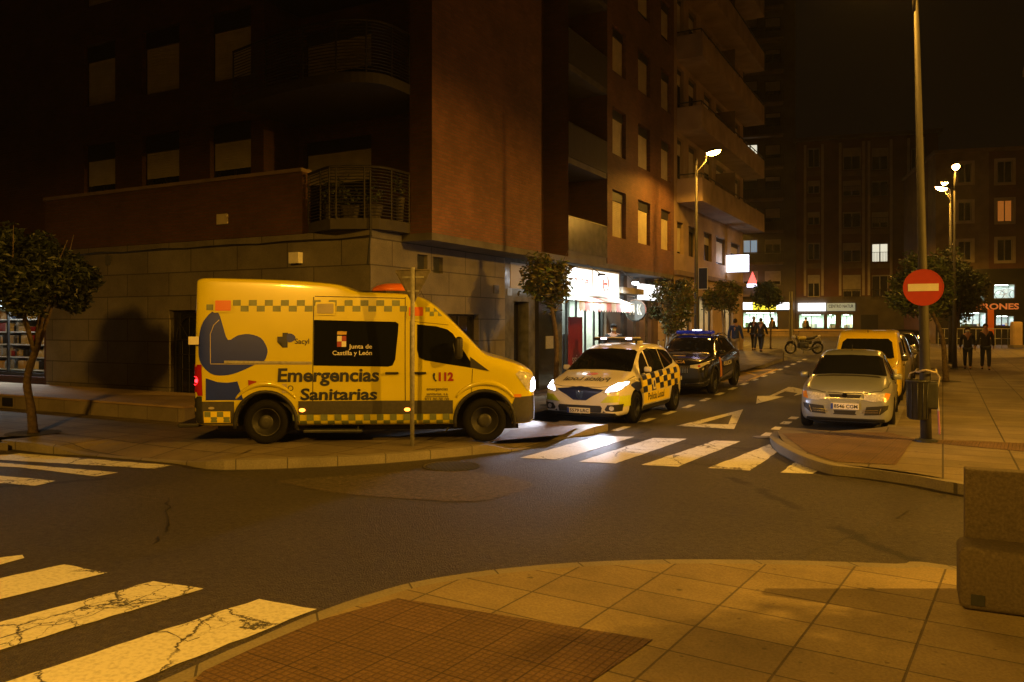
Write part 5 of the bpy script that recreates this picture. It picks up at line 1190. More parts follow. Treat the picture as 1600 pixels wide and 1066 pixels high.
for S, side in ((1, 'L'), (-1, 'R')):
    B.wrap('livery_patch', [[(1.15, .62), (3.95, .62), (4.2, .72), (4.3, .9), (4.2, 1.10), (3.4, 1.02), (2.4, .97), (1.35, .95), (1.02, .88)]], side, 'livery_yellow', police, .0035)
    bl = []
    for i in range(10):
        for j in range(3):
            if (i+j) % 2 == 0:
                a = 1.32+i*.29; b = a+.29; c = .60+j*.135+.004*i; d = c+.135
                bl.append([(a, c+.0), (b, c+.01), (b-.02, d+.01), (a-.02, d)])
    bl = [q for q in bl if q[1][0] < 4.2]
    B.wrap('checker_squares', bl, side, 'livery_blue', police, .0055, .07)
    B.wrap('blue_wedge', [[(.62, .80), (.95, .66), (1.22, .72), (1.18, .92), (.95, .93), (.7, .9)]], side, 'livery_blue', police, .0055, .07)
    u0, sg = (1.62, 1) if side == 'L' else (2.75, -1)
    B.wrap('livery_patch', [[(1.36, .36), (3.2, .36), (3.2, .6), (1.36, .6)]], side, 'livery_yellow', police, .006)
    B.text('lettering', 'Policia Local', side, u0, .42, 1.15, 'text_black', police, height=.16, bold=.02, sg=sg, eps=.0085)
    B.wrap('badge', [rrect(1.98, 2.16, .64, .86, .03)], side, 'text_white', police, .0085); B.wrap('badge_emblem', [ell(2.07, .75, .05, .08)], side, 'text_navy', police, .0105)
    B.wrap('fluorescent_corner', [[(.10, .40), (.55, .40), (.56, .62), (.16, .62)]], side, 'fluo', police, .0045)
    # lamps
    hl = [(S*.46, .70), (S*.60, .66), (S*.80, .72), (S*.90, .86), (S*.88, .93), (S*.80, .90), (S*.62, .80)]
    B.wrap('headlight_housing', [hl], 'F', 'lamp_clear', police, .010, .05)
    B.wrap('headlight', [[(S*.56, .70), (S*.74, .73), (S*.85, .84), (S*.84, .88), (S*.72, .85), (S*.6, .77)]], 'F', 'e_head', police, .016, .05)
    B.wrap('headlight', [[(.12, .72), (.34, .80), (.38, .87), (.3, .87), (.14, .78)]], side, 'e_head', police, .012, .05)
    B.wrap('fog_recess', [[(S*.50, .28), (S*.84, .32), (S*.86, .46), (S*.6, .44)]], 'F', 'black_plastic', police, .010, .05)
    B.wrap('fog_light', [ell(S*.68, .375, .045, .045)], 'F', 'lamp_clear', police, .016)
    B.wrap('fog_trim', line([(S*.46, .44), (S*.56, .30), (S*.84, .29)], .03), 'F', 'car_white', police, .014)
    B.wrap('fluorescent_corner', [[(S*.45, .48), (S*.84, .50), (S*.86, .64), (S*.6, .62)]], 'F', 'fluo', police, .005)
B.wrap('grille', [[(-.55, .74), (-.3, .62), (-.14, .52), (.14, .52), (.3, .62), (.55, .74), (.3, .76), (0, .80), (-.3, .76)]], 'F', 'livery_blue', police, .009, .05)
B.wrap('grille_badge', [[(-.09, .71), (-.07, .58), (0, .54), (.07, .58), (.09, .71), (.03, .71), (0, .62), (-.03, .71)]], 'F', 'chrome', police, .014, .04)
B.wrap('lower_grille', [[(-.46, .28), (.46, .28), (.5, .42), (-.5, .42)]], 'F', 'black_plastic', police, .009)
plate(police, B, '5579 LRC', -.02, .31, .50)
B.text('bonnet_lettering', 'Policia Local', 'T', -.50, .26, 1.0, 'text_black', police, height=.24, bold=.02, mirror=True, eps=.006)
B.wrap('bonnet_emblem', [ell(0, .70, .12, .09)], 'T', 'orange_lens', police, .006)
mb = MB(); mb.rbox((0, 2.2, 1.73), (1.10, .28, .06), .025); lbp = mb.build('light_bar', 'black_plastic', police, True)
mb = MB(); mb.rbox((0, 2.2, 1.765), (1.04, .22, .03), .012); mb.build('bar_cover', 'sign_white', lbp, True)
for x in (-.28, .32): mb = MB(); mb.rbox((x, 2.055, 1.745), (.14, .02, .035), .008); mb.build('bar_light', 'e_bar', lbp)
mb = MB(); mb.tube([(-.45, 2.2, 1.62), (-.45, 2.2, 1.72)], .025); mb.tube([(.45, 2.2, 1.62), (.45, 2.2, 1.72)], .025); mb.build('bar_foot', 'black_plastic', lbp)
mb = MB(); mb.rbox((.30, 2.75, 1.66), (.2, .2, .05), .02); mb.build('roof_unit', 'sign_white', police, True)
for x in (-.7, .7): headspot(police, (x, -.10, .78), (x*.02, -1, -.40), 420, ang=50)
# dark police SUV
SUV = dict(L=4.40, w=.92, h=1.62, zb=.24, wf=.90, wb=2.68, wr=.36, m='car_navy', tl=(.85, 1.1), arch='black_plastic', sillm='black_plastic',
    st=[(0, .30, .66, .80, .66, .58), (.05, .24, .74, .90, .80, .70), (.15, .22, .86, .98, .88, .78), (.45, .22, .93, 1.04, .915, .80), (.95, .22, .97, 1.09, .92, .80), (1.25, .22, .99, 1.15, .92, .79),
        (1.55, .22, 1.02, 1.36, .92, .72), (1.85, .22, 1.04, 1.53, .92, .68), (2.15, .22, 1.05, 1.60, .92, .67), (2.6, .22, 1.06, 1.625, .92, .67), (3.2, .22, 1.08, 1.60, .92, .66), (3.7, .24, 1.10, 1.53, .91, .64), (4.05, .26, 1.10, 1.40, .89, .62), (4.25, .3, 1.08, 1.22, .87, .64), (4.36, .32, 1.0, 1.12, .84, .64), (4.40, .36, .85, 1.0, .78, .6)],
    windows=[[(1.48, 1.05), (2.05, 1.08), (2.05, 1.49), (1.85, 1.44)], [(2.10, 1.08), (2.95, 1.10), (2.95, 1.51), (2.4, 1.53), (2.12, 1.50)], [(3.0, 1.11), (3.75, 1.20), (3.6, 1.42), (3.0, 1.50)]],
    trim=[(1.45, 1.03), (2.5, 1.07), (3.3, 1.12), (3.8, 1.22)], seams=[[(1.45, 1.0), (1.46, .42)], [(2.08, 1.06), (2.1, .4)], [(2.98, 1.1), (3.0, .5)]], handles=[(1.9, .98), (2.82, 1.0)], hm='chrome', mir=(1.62, 1.12),
    ws=[(-.74, 1.14), (-.4, 1.17), (0, 1.18), (.4, 1.17), (.74, 1.14), (.63, 1.48), (.56, 1.52), (0, 1.55), (-.56, 1.52), (-.63, 1.48)], rw=[(-.55, 1.15), (.55, 1.15), (.5, 1.42), (-.5, 1.42)])
gp = G(1117, 617)
suv, B = car('police_car', 'black police SUV with a blue roof light bar behind the yellow police car', 'police car', (gp[0]-.92+.02, gp[1]-.9, slope(-6.6, gp[1]+.5)), 0, SUV)
suv.rotation_euler = (math.atan(slope(-6.6, 27)/7*1.0), 0, 0)
mb = MB(); mb.rbox((0, 2.2, 1.70), (1.12, .26, .10), .035); b2 = mb.build('light_bar', 'bluelens', suv, True)
mb = MB(); mb.rbox((.05, 2.2, 1.76), (.24, .2, .03), .012); mb.build('bar_light', 'e_bar', b2); mb = MB(); mb.tube([(-.45, 2.2, 1.58), (-.45, 2.2, 1.68)], .025); mb.tube([(.45, 2.2, 1.58), (.45, 2.2, 1.68)], .025); mb.build('bar_foot', 'black_plastic', b2)
B.text('bonnet_lettering', 'POLICIA', 'F', -.28, .90, .56, 'badge_gold', suv, height=.07, bold=.02)
B.wrap('bonnet_emblem', [ell(-.05, .62, .20, .06)], 'T', 'badge_gold', suv, .005)
plate(suv, B, '2107 LPZ', -.05, .50)
B.wrap('grille', [[(-.36, .62), (.36, .62), (.42, .84), (-.42, .84)]], 'F', 'black_plastic', suv, .006)
B.wrap('grille_bars', sum([line([(x, .64), (x, .82)], .012) for x in [-.36+.06*i for i in range(13)]], []), 'F', 'chrome', suv, .009)
for S, side in ((1, 'L'), (-1, 'R')):
    B.wrap('headlight', [[(S*.44, .78), (S*.66, .76), (S*.86, .88), (S*.86, .95), (S*.66, .88), (S*.44, .85)]], 'F', 'lamp_clear', suv, .010, .05)
    B.wrap('headlight_red_glow', [ell(S*.68, .83, .035, .03)], 'F', 'lamp_red', suv, .014)
    B.wrap('door_stripe', [[(1.50, .42), (1.72, .42), (1.64, 1.0), (1.44, 1.0)]], side, 'orange_lens', suv, .005); B.wrap('door_stripe_yellow', [[(1.56, .42), (1.66, .42), (1.58, 1.0), (1.50, 1.0)]], side, 'badge_gold', suv, .007)
    B.wrap('chrome_sill', [[(1.55, .36), (2.95, .44), (3.1, .52), (2.9, .54), (1.6, .43)]], side, 'chrome', suv, .012)
    B.text('lettering', 'POLICIA', side, 1.95 if side == 'L' else 3.0, .72, 1.0, 'text_white', suv, height=.13, bold=.02, sg=1 if side == 'L' else -1)
    B.wrap('bumper_trim', line([(S*.3, .33), (S*.8, .38)], .025), 'F', 'chrome', suv, .010)
    mb = MB(); mb.tube([(S*.63, 1.9, 1.56), (S*.62, 2.4, 1.655), (S*.62, 3.2, 1.64), (S*.60, 3.7, 1.54)], .018, 6); mb.build('roof_rail', 'chrome', suv)
# silver hatchback
SIL = dict(L=4.05, w=.86, h=1.52, zb=.20, wf=.78, wb=2.50, wr=.30, m='car_silver', tl=(.75, 1.0), spokes=7,
    st=[(0, .26, .52, .64, .60, .52), (.05, .20, .60, .74, .74, .64), (.16, .17, .72, .84, .81, .72), (.45, .17, .82, .93, .845, .74), (.85, .17, .88, 1.0, .86, .74), (1.05, .17, .90, 1.05, .86, .73),
        (1.35, .17, .92, 1.24, .86, .67), (1.65, .17, .94, 1.39, .86, .635), (1.9, .17, .95, 1.465, .86, .62), (2.4, .17, .96, 1.515, .86, .62), (3.0, .17, .97, 1.50, .86, .61), (3.5, .19, .99, 1.44, .85, .59), (3.8, .21, .98, 1.25, .83, .58), (3.97, .26, .92, 1.05, .80, .6), (4.05, .32, .8, .92, .74, .56)],
    windows=[[(1.25, .94), (1.95, .96), (1.95, 1.38), (1.62, 1.28)], [(2.0, .97), (2.80, .99), (2.80, 1.41), (2.1, 1.41)], [(2.86, 1.0), (3.45, 1.03), (3.35, 1.34), (2.86, 1.39)]],
    seams=[[(1.2, .94), (1.22, .32)], [(1.97, .96), (1.98, .3)], [(2.83, 1.0), (2.86, .45)]], handles=[(1.78, .86), (2.66, .88)], hm='black_plastic', mir=(1.42, .99), sillm='black_plastic',
    ws=[(-.70, 1.03), (-.35, 1.055), (0, 1.06), (.35, 1.055), (.70, 1.03), (.60, 1.36), (.53, 1.40), (0, 1.42), (-.53, 1.40), (-.60, 1.36)], rw=[(-.5, 1.05), (.5, 1.05), (.47, 1.38), (-.47, 1.38)])
sx_, sy_ = G(1325, 669)[0], G(1325, 672)[1]
silver, B = car('parked_car', 'silver hatchback parked first in the right hand row, plate 8546 CGM', 'car', (-1.66, 16.75, .008), R(1.5), SIL)
plate(silver, B, '8546 CGM', 0, .50, .50, .115)
for S in (1, -1):
    B.wrap('headlight', [[(S*.34, .63), (S*.50, .60), (S*.70, .62), (S*.72, .76), (S*.52, .74), (S*.34, .72)]], 'F', 'lamp_clear', silver, .010, .05)
    B.wrap('indicator', [[(S*.66, .62), (S*.75, .64), (S*.78, .74), (S*.70, .76)]], 'F', 'lamp_amber', silver, .014, .05)
    B.wrap('bumper_intake', [[(S*.34, .34), (S*.62, .36), (S*.74, .46), (S*.76, .54), (S*.6, .52), (S*.38, .50)]], 'F', 'black_plastic', silver, .008, .05)
    B.wrap('intake_bars', line([(S*.30, .39), (S*.58, .40)], .014)+line([(S*.31, .43), (S*.58, .44)], .014)+line([(S*.6, .37), (S*.64, .50)], .014), 'F', 'chrome', silver, .012)
    B.wrap('bonnet_rib', line([(S*.20, .36), (S*.25, .58), (S*.34, .78)], .03), 'F', 'car_silver', silver, .012)
B.wrap('grille', [[(-.26, .66), (.26, .66), (.29, .72), (-.29, .72)]], 'F', 'black_plastic', silver, .008); B.wrap('lower_grille', [[(-.2, .34), (.2, .34), (.22, .42), (-.22, .42)]], 'F', 'black_plastic', silver, .008)
B.wrap('badge', [ell(0, .70, .045, .04)], 'F', 'chrome', silver, .014)
B.wrap('tax_sticker', [rrect(-.52, -.42, 1.33, 1.355, .01), rrect(-.60, -.5, 1.13, 1.16, .01)], 'F', 'badge_gold', silver, .008)
mb = MB(); mb.rbox((0, 1.62, 1.29), (.2, .03, .05), .01); mb.tube([(.15, 1.12, 1.07), (-.45, 1.15, 1.085)], .008, 5); mb.tube([(.65, 1.12, 1.05), (.1, 1.13, 1.08)], .008, 5); mb.build('wipers', 'black_plastic', silver)
mb = MB(); mb.tube([(0, 2.0, 1.5), (0, 2.1, 1.62)], .006, 5); mb.build('aerial', 'dark', silver)
# yellow postal style van
VAN = dict(L=4.1, w=.86, h=1.84, zb=.22, wf=.80, wb=2.65, wr=.31, m='postal_yellow', van=True, tl=(.8, 1.2),
    st=[(0, .28, .62, .80, .62, .55), (.06, .22, .74, .92, .78, .70), (.25, .20, .86, 1.0, .84, .76), (.7, .20, .94, 1.09, .86, .78), (.95, .20, .97, 1.14, .86, .78), (1.25, .20, 1.0, 1.42, .86, .74), (1.5, .20, 1.02, 1.66, .86, .72), (1.7, .20, 1.02, 1.79, .86, .72), (2.0, .20, 1.03, 1.86, .86, .72), (3.0, .20, 1.03, 1.88, .86, .72), (3.9, .20, 1.03, 1.85, .86, .72), (4.05, .24, 1.03, 1.8, .84, .70), (4.1, .3, 1.0, 1.7, .8, .66)],
    windows=[[(1.2, 1.06), (2.0, 1.06), (2.0, 1.55), (1.6, 1.55)], [(2.08, 1.08), (2.85, 1.08), (2.85, 1.55), (2.08, 1.55)]],
    seams=[[(1.15, 1.05), (1.16, .4)], [(2.04, 1.6), (2.04, .35)], [(2.92, 1.6), (2.92, .35)]], handles=[(1.88, .95), (2.2, .95)], hm='black_plastic', mir=(1.35, 1.12), mm='black_plastic',
    ws=[(-.66, 1.16), (.66, 1.16), (.60, 1.55), (.5, 1.64), (-.5, 1.64), (-.60, 1.55)], rw=[(-.55, 1.2), (.55, 1.2), (.5, 1.6), (-.5, 1.6)])
yv = 22.0
van, B = car('parked_van', 'yellow delivery van parked directly behind the silver hatchback', 'van', (-1.74, yv, slope(-1.86, yv+1)+.008), R(1), VAN)
plate(van, B, '', 0, .5)
for S in (1, -1): B.wrap('headlight', [[(S*.40, .70), (S*.74, .72), (S*.74, .92), (S*.5, .90)]], 'F', 'lamp_clear', van, .01)
B.wrap('grille', [[(-.34, .72), (.34, .72), (.3, .84), (-.3, .84)]], 'F', 'black_plastic', van, .01); B.wrap('bumper', [[(-.74, .3), (.74, .3), (.76, .55), (-.76, .55)]], 'F', 'black_plastic', van, .01)
mb = MB(); mb.tube([(0, 1.75, 1.80), (0, 1.66, 2.0)], .008, 5); mb.build('aerial', 'dark', van)
import copy
def other(spec, m, **k): s = copy.deepcopy(spec); s['m'] = m; s.update(k); return s
def plain_car(label, m, x, y, spec, cat='car', pl='', rz=0):
    t, B = car('parked_car', label, cat, (x, y, slope(x, y+1.5)+.008), rz, other(spec, m, mm=m))
    for S in (1, -1): B.wrap('headlight', [[(S*.40, .70), (S*.74, .72), (S*.78, .84), (S*.5, .82)]], 'F', 'lamp_clear', t, .01)
    B.wrap('grille', [[(-.34, .5), (.34, .5), (.3, .66), (-.3, .66)]], 'F', 'black_plastic', t, .01); plate(t, B, pl, 0, .42); return t
plain_car('pale estate car roof showing behind the yellow delivery van', 'car_grey', -1.75, 27.1, MPV, pl='')
plain_car('dark tall car with a shiny black roof beyond the yellow van', 'car_dark', -1.6, 32.0, other(SUV, 'car_dark'), pl='')
plain_car('dark car with bright reflections farthest along the right hand row', 'car_navy', -1.5, 37.2, SUV, pl='')
# ================================================================ STREET LAMPS
def lamp(px_x, y, hgt, arms, power, lab, lean=0, head='e_sodium', rad=.085, z0=None, tilt=8, spot=True, soft=.10):
    z = (.14+slope(px_x, y)) if z0 is None else z0
    t = thing('street_lamp', lab, 'street lamp', (px_x, y, z), 0, 'street lamps')
    mb = MB(); mb.tube([(0, 0, 0), (lean*.1, 0, 1.2), (lean*.1, 0, 1.25), (lean, 0, hgt)], [rad*1.05, rad*1.05, rad, rad*.42], 14); mb.build('pole', 'pole_grey', t, True)
    mb = MB(); mb.lathe([(rad*2.2, 0), (rad*2.2, .03), (rad*1.6, .05), (rad*1.5, .05)], 16); mb.build('pole_base', 'metal_dark', t)
    for (ax, ay, ah) in arms:
        L_ = math.hypot(ax, ay); d = Vector((ax/L_, ay/L_, 0)); a0 = Vector((lean, 0, hgt-.75)); hc = Vector((lean+ax, ay, ah))
        mb = MB(); mb.tube([a0, a0+Vector((0, 0, .3))+d*.02, a0.lerp(hc, .55)+Vector((0, 0, .12)), hc-d*.22], [.04, .04, .035, .03], 8); arm = mb.build('arm', 'pole_grey', t, True)
        rot = Matrix((d, Vector((-d.y, d.x, 0)), Vector((0, 0, 1)))).transposed() @ Matrix.Rotation(R(-tilt), 3, 'Y')
        b = bmesh.new(); bmesh.ops.create_uvsphere(b, u_segments=20, v_segments=12, radius=1)
        for v in b.verts:
            v.co = Vector((v.co.x*.33, v.co.y*.15, max(v.co.z, -.12)*.11))
        b.transform(Matrix.Translation(hc) @ rot.to_4x4()); mb = MB(); mb.merge(b); hd_ = mb.build('lamp_head', 'metal_grey', arm, True)
        b = bmesh.new(); bmesh.ops.create_uvsphere(b, u_segments=20, v_segments=12, radius=1)
        for v in b.verts: v.co = Vector((v.co.x*.26+.02, v.co.y*.13, min(v.co.z, .1)*.14-.012))
        b.transform(Matrix.Translation(hc) @ rot.to_4x4()); mb = MB(); mb.merge(b); mb.build('lamp_glass', head, arm, True)
        if spot:
            li = bpy.data.lights.new('lamp_light', 'SPOT'); li.energy = power; li.color = (1, .46, .042); li.spot_size = R(167); li.spot_blend = .25; li.shadow_soft_size = soft
            lo = bpy.data.objects.new('lamp_light', li); link(lo, t); lo.location = hc+Vector((0, 0, -.13))
            aim = Vector((d.x*.12, d.y*.12, -1)); lo.rotation_euler = aim.to_track_quat('-Z', 'Y').to_euler()
    return t
L1x = -7.95; L1y = onX(1088, 400, L1x)[0]
l1 = lamp(L1x, L1y, 7.75, [(.62, -.05, 7.95)], 1900, 'tall street lamp with a lit orange head on the left pavement by the balcony building')
FSi = FX; m = MB(); m.box(-.035, .035, -.05, .0, 0, 0)
pl = box_obj('pole_sign', 'cloth_navy', l1, .10, .40, -.03, .01, 3.0, 3.75); box_obj('pole_sign_border', 'sign_white', pl, .08, .42, -.02, .0, 2.98, 3.77)
p2 = G(1447, 690, .14)
l2 = lamp(p2[0], p2[1], 7.9, [(-.60, -.15, 8.05)], 1050, 'nearest street lamp on the right pavement carrying the no entry sign', lean=-.16, rad=.082)
p3 = atD(1485, 520, 36.5); lamp(p3.x, p3.y, 7.9, [(-.34, -.18, 7.9), (-.22, .9, 8.3)], 1100, 'pale lit double-headed street lamp beyond the right pavement trees', head='e_sodium_far')
p4 = atD(1491, 520, 32.6); lamp(p4.x, p4.y, 7.9, [(.05, -.5, 8.05)], 1050, 'slim dark street lamp with one lit head directly before the double-headed lamp', head='e_sodium_far', rad=.07)
lamp(10.8, 12.2, 7.9, [(-.6, 0, 8.05)], 24000, 'street lamp outside the frame on the right pavement')
lamp(-3.3, -5.0, 7.9, [(-.6, .1, 8.05)], 7600, 'street lamp outside the frame on the near pavement', soft=.45)
lamp(-14.5, 63, 7.9, [(.5, .3, 8.05)], 15000, 'added unseen lamp behind the balcony building that lights the far facades')  # extra lamp put in to brighten the tower and brick block fronts
lamp(8.5, 55, 7.9, [(-.5, .3, 8.05)], 10000, 'added unseen lamp behind the right edge building that lights the far facades')  # second added lamp, brightens the bike shop and block fronts from the right
lamp(-19.5, 8.9+.9, 7.9, [(-.1, -.6, 8.05)], 300, 'street lamp outside the frame to the left', z0=.1) if False else None
# no entry sign
ne = thing('no_entry_sign', 'round red no entry sign with a white bar on the near right lamp pole', 'sign', (p2[0], p2[1]-.12, .14))
zc_ = H+(HY-451)/F*13.75; sd = Vector((0, 0, 0)); face = Vector((-p2[0], -p2[1], 0)).normalized()
an = math.atan2(face.y, face.x)+math.pi/2
ne.rotation_euler = (0, 0, an)
mb = MB(); mb.lathe([(.30, -.02), (.30, .0), (.285, .0)], 40, 'y', (-.04, -.05, zc_-.14)); mb.build('sign_disc', 'sign_red', ne)
mb = MB(); mb.lathe([(.300, -.023), (.302, .004), (.292, .004), (.29, -.023)], 40, 'y', (-.04, -.05, zc_-.14), True); mb.build('sign_rim', 'sign_white' if 0 else 'sign_red', ne)
box_obj('sign_bar', 'sign_white', ne, -.04-.225, -.04+.225, -.0735, -.0702, zc_-.14-.06, zc_-.14+.06)
mb = MB(); mb.lathe([(.11, -.03), (.11, .03)], 16, 'z', (0, .1, zc_-.14-.15)); mb.lathe([(.11, -.03), (.11, .03)], 16, 'z', (0, .1, zc_-.14+.15)); mb.build('clamp', 'galv', ne)
# litter bin
bn = thing('litter_bin', 'dark cylindrical litter bin strapped to the near right lamp pole', 'bin', (p2[0]-.10, p2[1]-.02, .14))
zt_ = H+(HY-592)/F*13.7-.14; zb_ = H+(HY-652)/F*13.7-.14
mb = MB(); mb.lathe([(.13, zb_), (.15, zb_+.02), (.17, zt_-.03), (.19, zt_-.02), (.19, zt_), (.16, zt_), (.14, zb_+.05), (.01, zb_+.05)], 24, 'z', (-.02, -.09, 0))
for k in range(12): a = k*math.pi/6; mb.tube([(-.02+.155*math.cos(a), -.09+.155*math.sin(a), zb_+.03), (-.02+.172*math.cos(a), -.09+.172*math.sin(a), zt_-.04)], .008, 5)
mb.build('bin_body', 'metal_dark', bn, True)
mb = MB(); mb.lathe([(.135, zt_-.1), (.14, zt_-.1), (.14, zt_-.04), (.135, zt_-.04)], 20, 'z', (.1, .02, 0), True); mb.build('strap', 'galv', bn)
mb = MB(); mb.rbox((.18, -.02, zt_-.25), (.20, .22, .45), .03); mb.build('electrical_box', 'metal_dark', bn)
st_ = thing('barrier_tape', 'frayed pale barrier tape knotted round the near right lamp pole', 'tape', (p2[0], p2[1], .14))
zz = H+(HY-578)/F*13.75-.14; mb = MB(); mb.tube([(.15*math.cos(a), .15*math.sin(a), zz+.02*math.sin(3*a)) for a in [i*math.pi/8 for i in range(17)]], .018, 5)
mb.tube([(.14, -.05, zz), (.2, -.08, zz-.1), (.17, -.1, zz-.25)], .012, 5); mb.tube([(-.14, -.05, zz), (-.24, -.03, zz-.05), (-.26, 0, zz-.12)], .012, 5); mb.build('tape_strip', 'card', st_)
rd = thing('marker_rod', 'thin white and red rod leaning beside the near right lamp pole', 'rod')
ra = atD(1468, 664, 14.3); rb_ = atD(1463, 600, 13.95); mid = Vector(ra).lerp(Vector(rb_), .35)
mb = MB(); mb.tube([mid, rb_], .016, 6); mb.build('rod_upper', 'sign_white', rd); mb = MB(); mb.tube([(ra.x, ra.y, .15), mid], .016, 6); mb.build('rod_lower', 'awning_red', rd)
# give way sign seen from behind
gx, gy = G(644, 697, .14)
gs_ = thing('give_way_sign', 'back of a triangular give way sign on a slim grey post before the ambulance', 'sign', (gx, gy, .14))
td = 12.55; ztp = H+(HY-418)/F*td-.14
fc = Vector((-gx, -gy, 0)).normalized(); gs_.rotation_euler = (0, 0, math.atan2(fc.y, fc.x)+math.pi/2-R(22))
mb = MB(); mb.tube([(0, 0, 0), (0.01, 0, ztp+.03)], .034, 12); mb.build('post', 'galv', gs_, True)
def rtri(w, h, r, z1):
    c = [(-w/2, z1), (w/2, z1), (0, z1-h)]; out = []
    for i in range(3):
        p = Vector(c[i]); a = (Vector(c[i-1])-p).normalized(); b = (Vector(c[(i+1) % 3])-p).normalized()
        for k in range(5): t = k/4; out.append((p+a*r*(1-t)**2+b*r*t**2))
    return out
mb = MB(); pts = rtri(.62, .54, .05, ztp-.01); fA = [mb.bm.verts.new((p.x, .045, p.y)) for p in pts]; fB = [mb.bm.verts.new((p.x, .05, p.y)) for p in pts]
mb._f(fA); mb._f(fB[::-1])
for i in range(len(pts)): mb._f([fA[i], fA[(i+1) % len(pts)], fB[(i+1) % len(pts)], fB[i]])
pn = mb.build('sign_plate', 'sign_back', gs_)
mb = MB(); mb.tube([(p.x, .040, p.y) for p in pts]+[(pts[0].x, .040, pts[0].y)], .012, 5, False); mb.build('sign_rim', 'sign_back', pn)
mb = MB(); mb.box(-.18, .18, .03, .043, ztp-.14, ztp-.11); mb.build('bracket', 'galv', pn)
box_obj('bracket', 'galv', pn, -.1, .1, .03, .043, ztp-.36, ztp-.33)
# ---------------------------------------------------------------- granite bench
bx, by = .10, 6.33
bn_ = thing('stone_bench', 'large speckled concrete bench with a high back at the right foreground', 'bench', (bx, by, .14), R(2))
mb = MB(); mb.rbox((1.15, .20, .215), (2.3, .40, .42), .05, 4); mb.build('seat', 'concrete', bn_, True)
mb = MB(); mb.rbox((1.215, .475, .455), (2.32, .14, .90), .012, 2); mb.build('backrest', 'concrete', bn_)
mb = MB(); mb.rbox((.11, -.002, .085), (.085, .008, .075), .003, 1); mb.build('maker_plate', 'metal_dark', bn_)
# ================================================================ TREES
def tree(x, y, z, base_r, h0, crown_c, crown_r, label, bends=0.15, leafm=('leaf', 'leaf_dark'), n=3200, tm='trunk', ls=.075, seed=1, lobes=9, nl=5, dens=1, name='street_tree'):
    rnd = random.Random(seed)
    t = thing(name, label, 'tree', (x, y, z), 0, 'small street trees')
    mb = MB(); cx_, cy_, cz_ = crown_c; rx, ry, rz_ = crown_r
    pts = [Vector((0, 0, 0)), Vector((bends*.3, 0, h0*.3)), Vector((bends, .02, h0*.65)), Vector((cx_*.55, cy_*.5, h0))]
    sp = [Vector(p) for p in smoothline([tuple(p) for p in pts], 4)]
    mb.tube(sp, [base_r*(1.25 if i == 0 else 1-.35*i/(len(sp)-1))*(1+rnd.uniform(-.06, .06)) for i in range(len(sp))], 10)
    ends = []
    for k in range(nl):
        a = 2*math.pi*k/nl+rnd.uniform(-.4, .4); e = Vector((cx_+rx*.62*math.cos(a), cy_+ry*.62*math.sin(a), cz_+rz_*rnd.uniform(-.2, .5)))
        m_ = sp[-1].lerp(e, .45)+Vector((rnd.uniform(-.06, .06), rnd.uniform(-.06, .06), .05))
        mb.tube([sp[-1]-Vector((0, 0, .06)), m_, e], [base_r*.5, base_r*.33, base_r*.1], 7); ends.append((m_, e))
        for q in range(3):
            e2 = e+Vector((rnd.uniform(-1, 1)*rx*.35, rnd.uniform(-1, 1)*ry*.35, rnd.uniform(-.2, .6)*rz_)); mb.tube([m_.lerp(e, rnd.uniform(.3, .9)), e2], [base_r*.16, base_r*.05], 5)
    mb.build('trunk', tm, t, True)
    # leaf clumps in uneven lobes
    n = int(n*1.35); ls *= 1.2; L_ = []
    for k in range(lobes*3):
        while True:
            p = Vector((rnd.uniform(-1, 1), rnd.uniform(-1, 1), rnd.uniform(-1, 1)))
            if .25 < p.length < .85: break
        L_.append((Vector((cx_+p.x*rx, cy_+p.y*ry, cz_+p.z*rz_)), rnd.uniform(.24, .42)*min(rx, rz_)*1.15))
    lb = MB(); n_ = int(n*dens)
    for i in range(n_):
        c, r = rnd.choice(L_)
        d = Vector((rnd.gauss(0, 1), rnd.gauss(0, 1), rnd.gauss(0, 1))).normalized()*r*rnd.uniform(.35, 1.08)
        p = c+d; ax = Vector((rnd.gauss(0, 1), rnd.gauss(0, 1), rnd.gauss(0, .6))).normalized(); bxx = ax.cross(Vector((rnd.gauss(0, 1), rnd.gauss(0, 1), rnd.gauss(0, 1)))).normalized()
        s = ls*rnd.uniform(.6, 1.25); lb.mi = 0 if rnd.random() < .6 else 1
        nn = ax.cross(bxx)*s*.18
        lb.quad(p-ax*s, p+bxx*s*.42+nn, p+ax*s, p-bxx*s*.42+nn)
    lb.build('crown', list(leafm), t, fix=False)
    return t
tree(4.2, 7.7, .14, .09, 1.6, (.05, 0, 3.1), (1.15, 1.1, 1.0), 'round street tree beside the stone bench, outside the frame', .05, ('leaf', 'leaf_dark'), 7000, 'trunk', .06, 21)
def scale_at(px, X): k = (px-CX)/F; return X/(CT*k-ST)
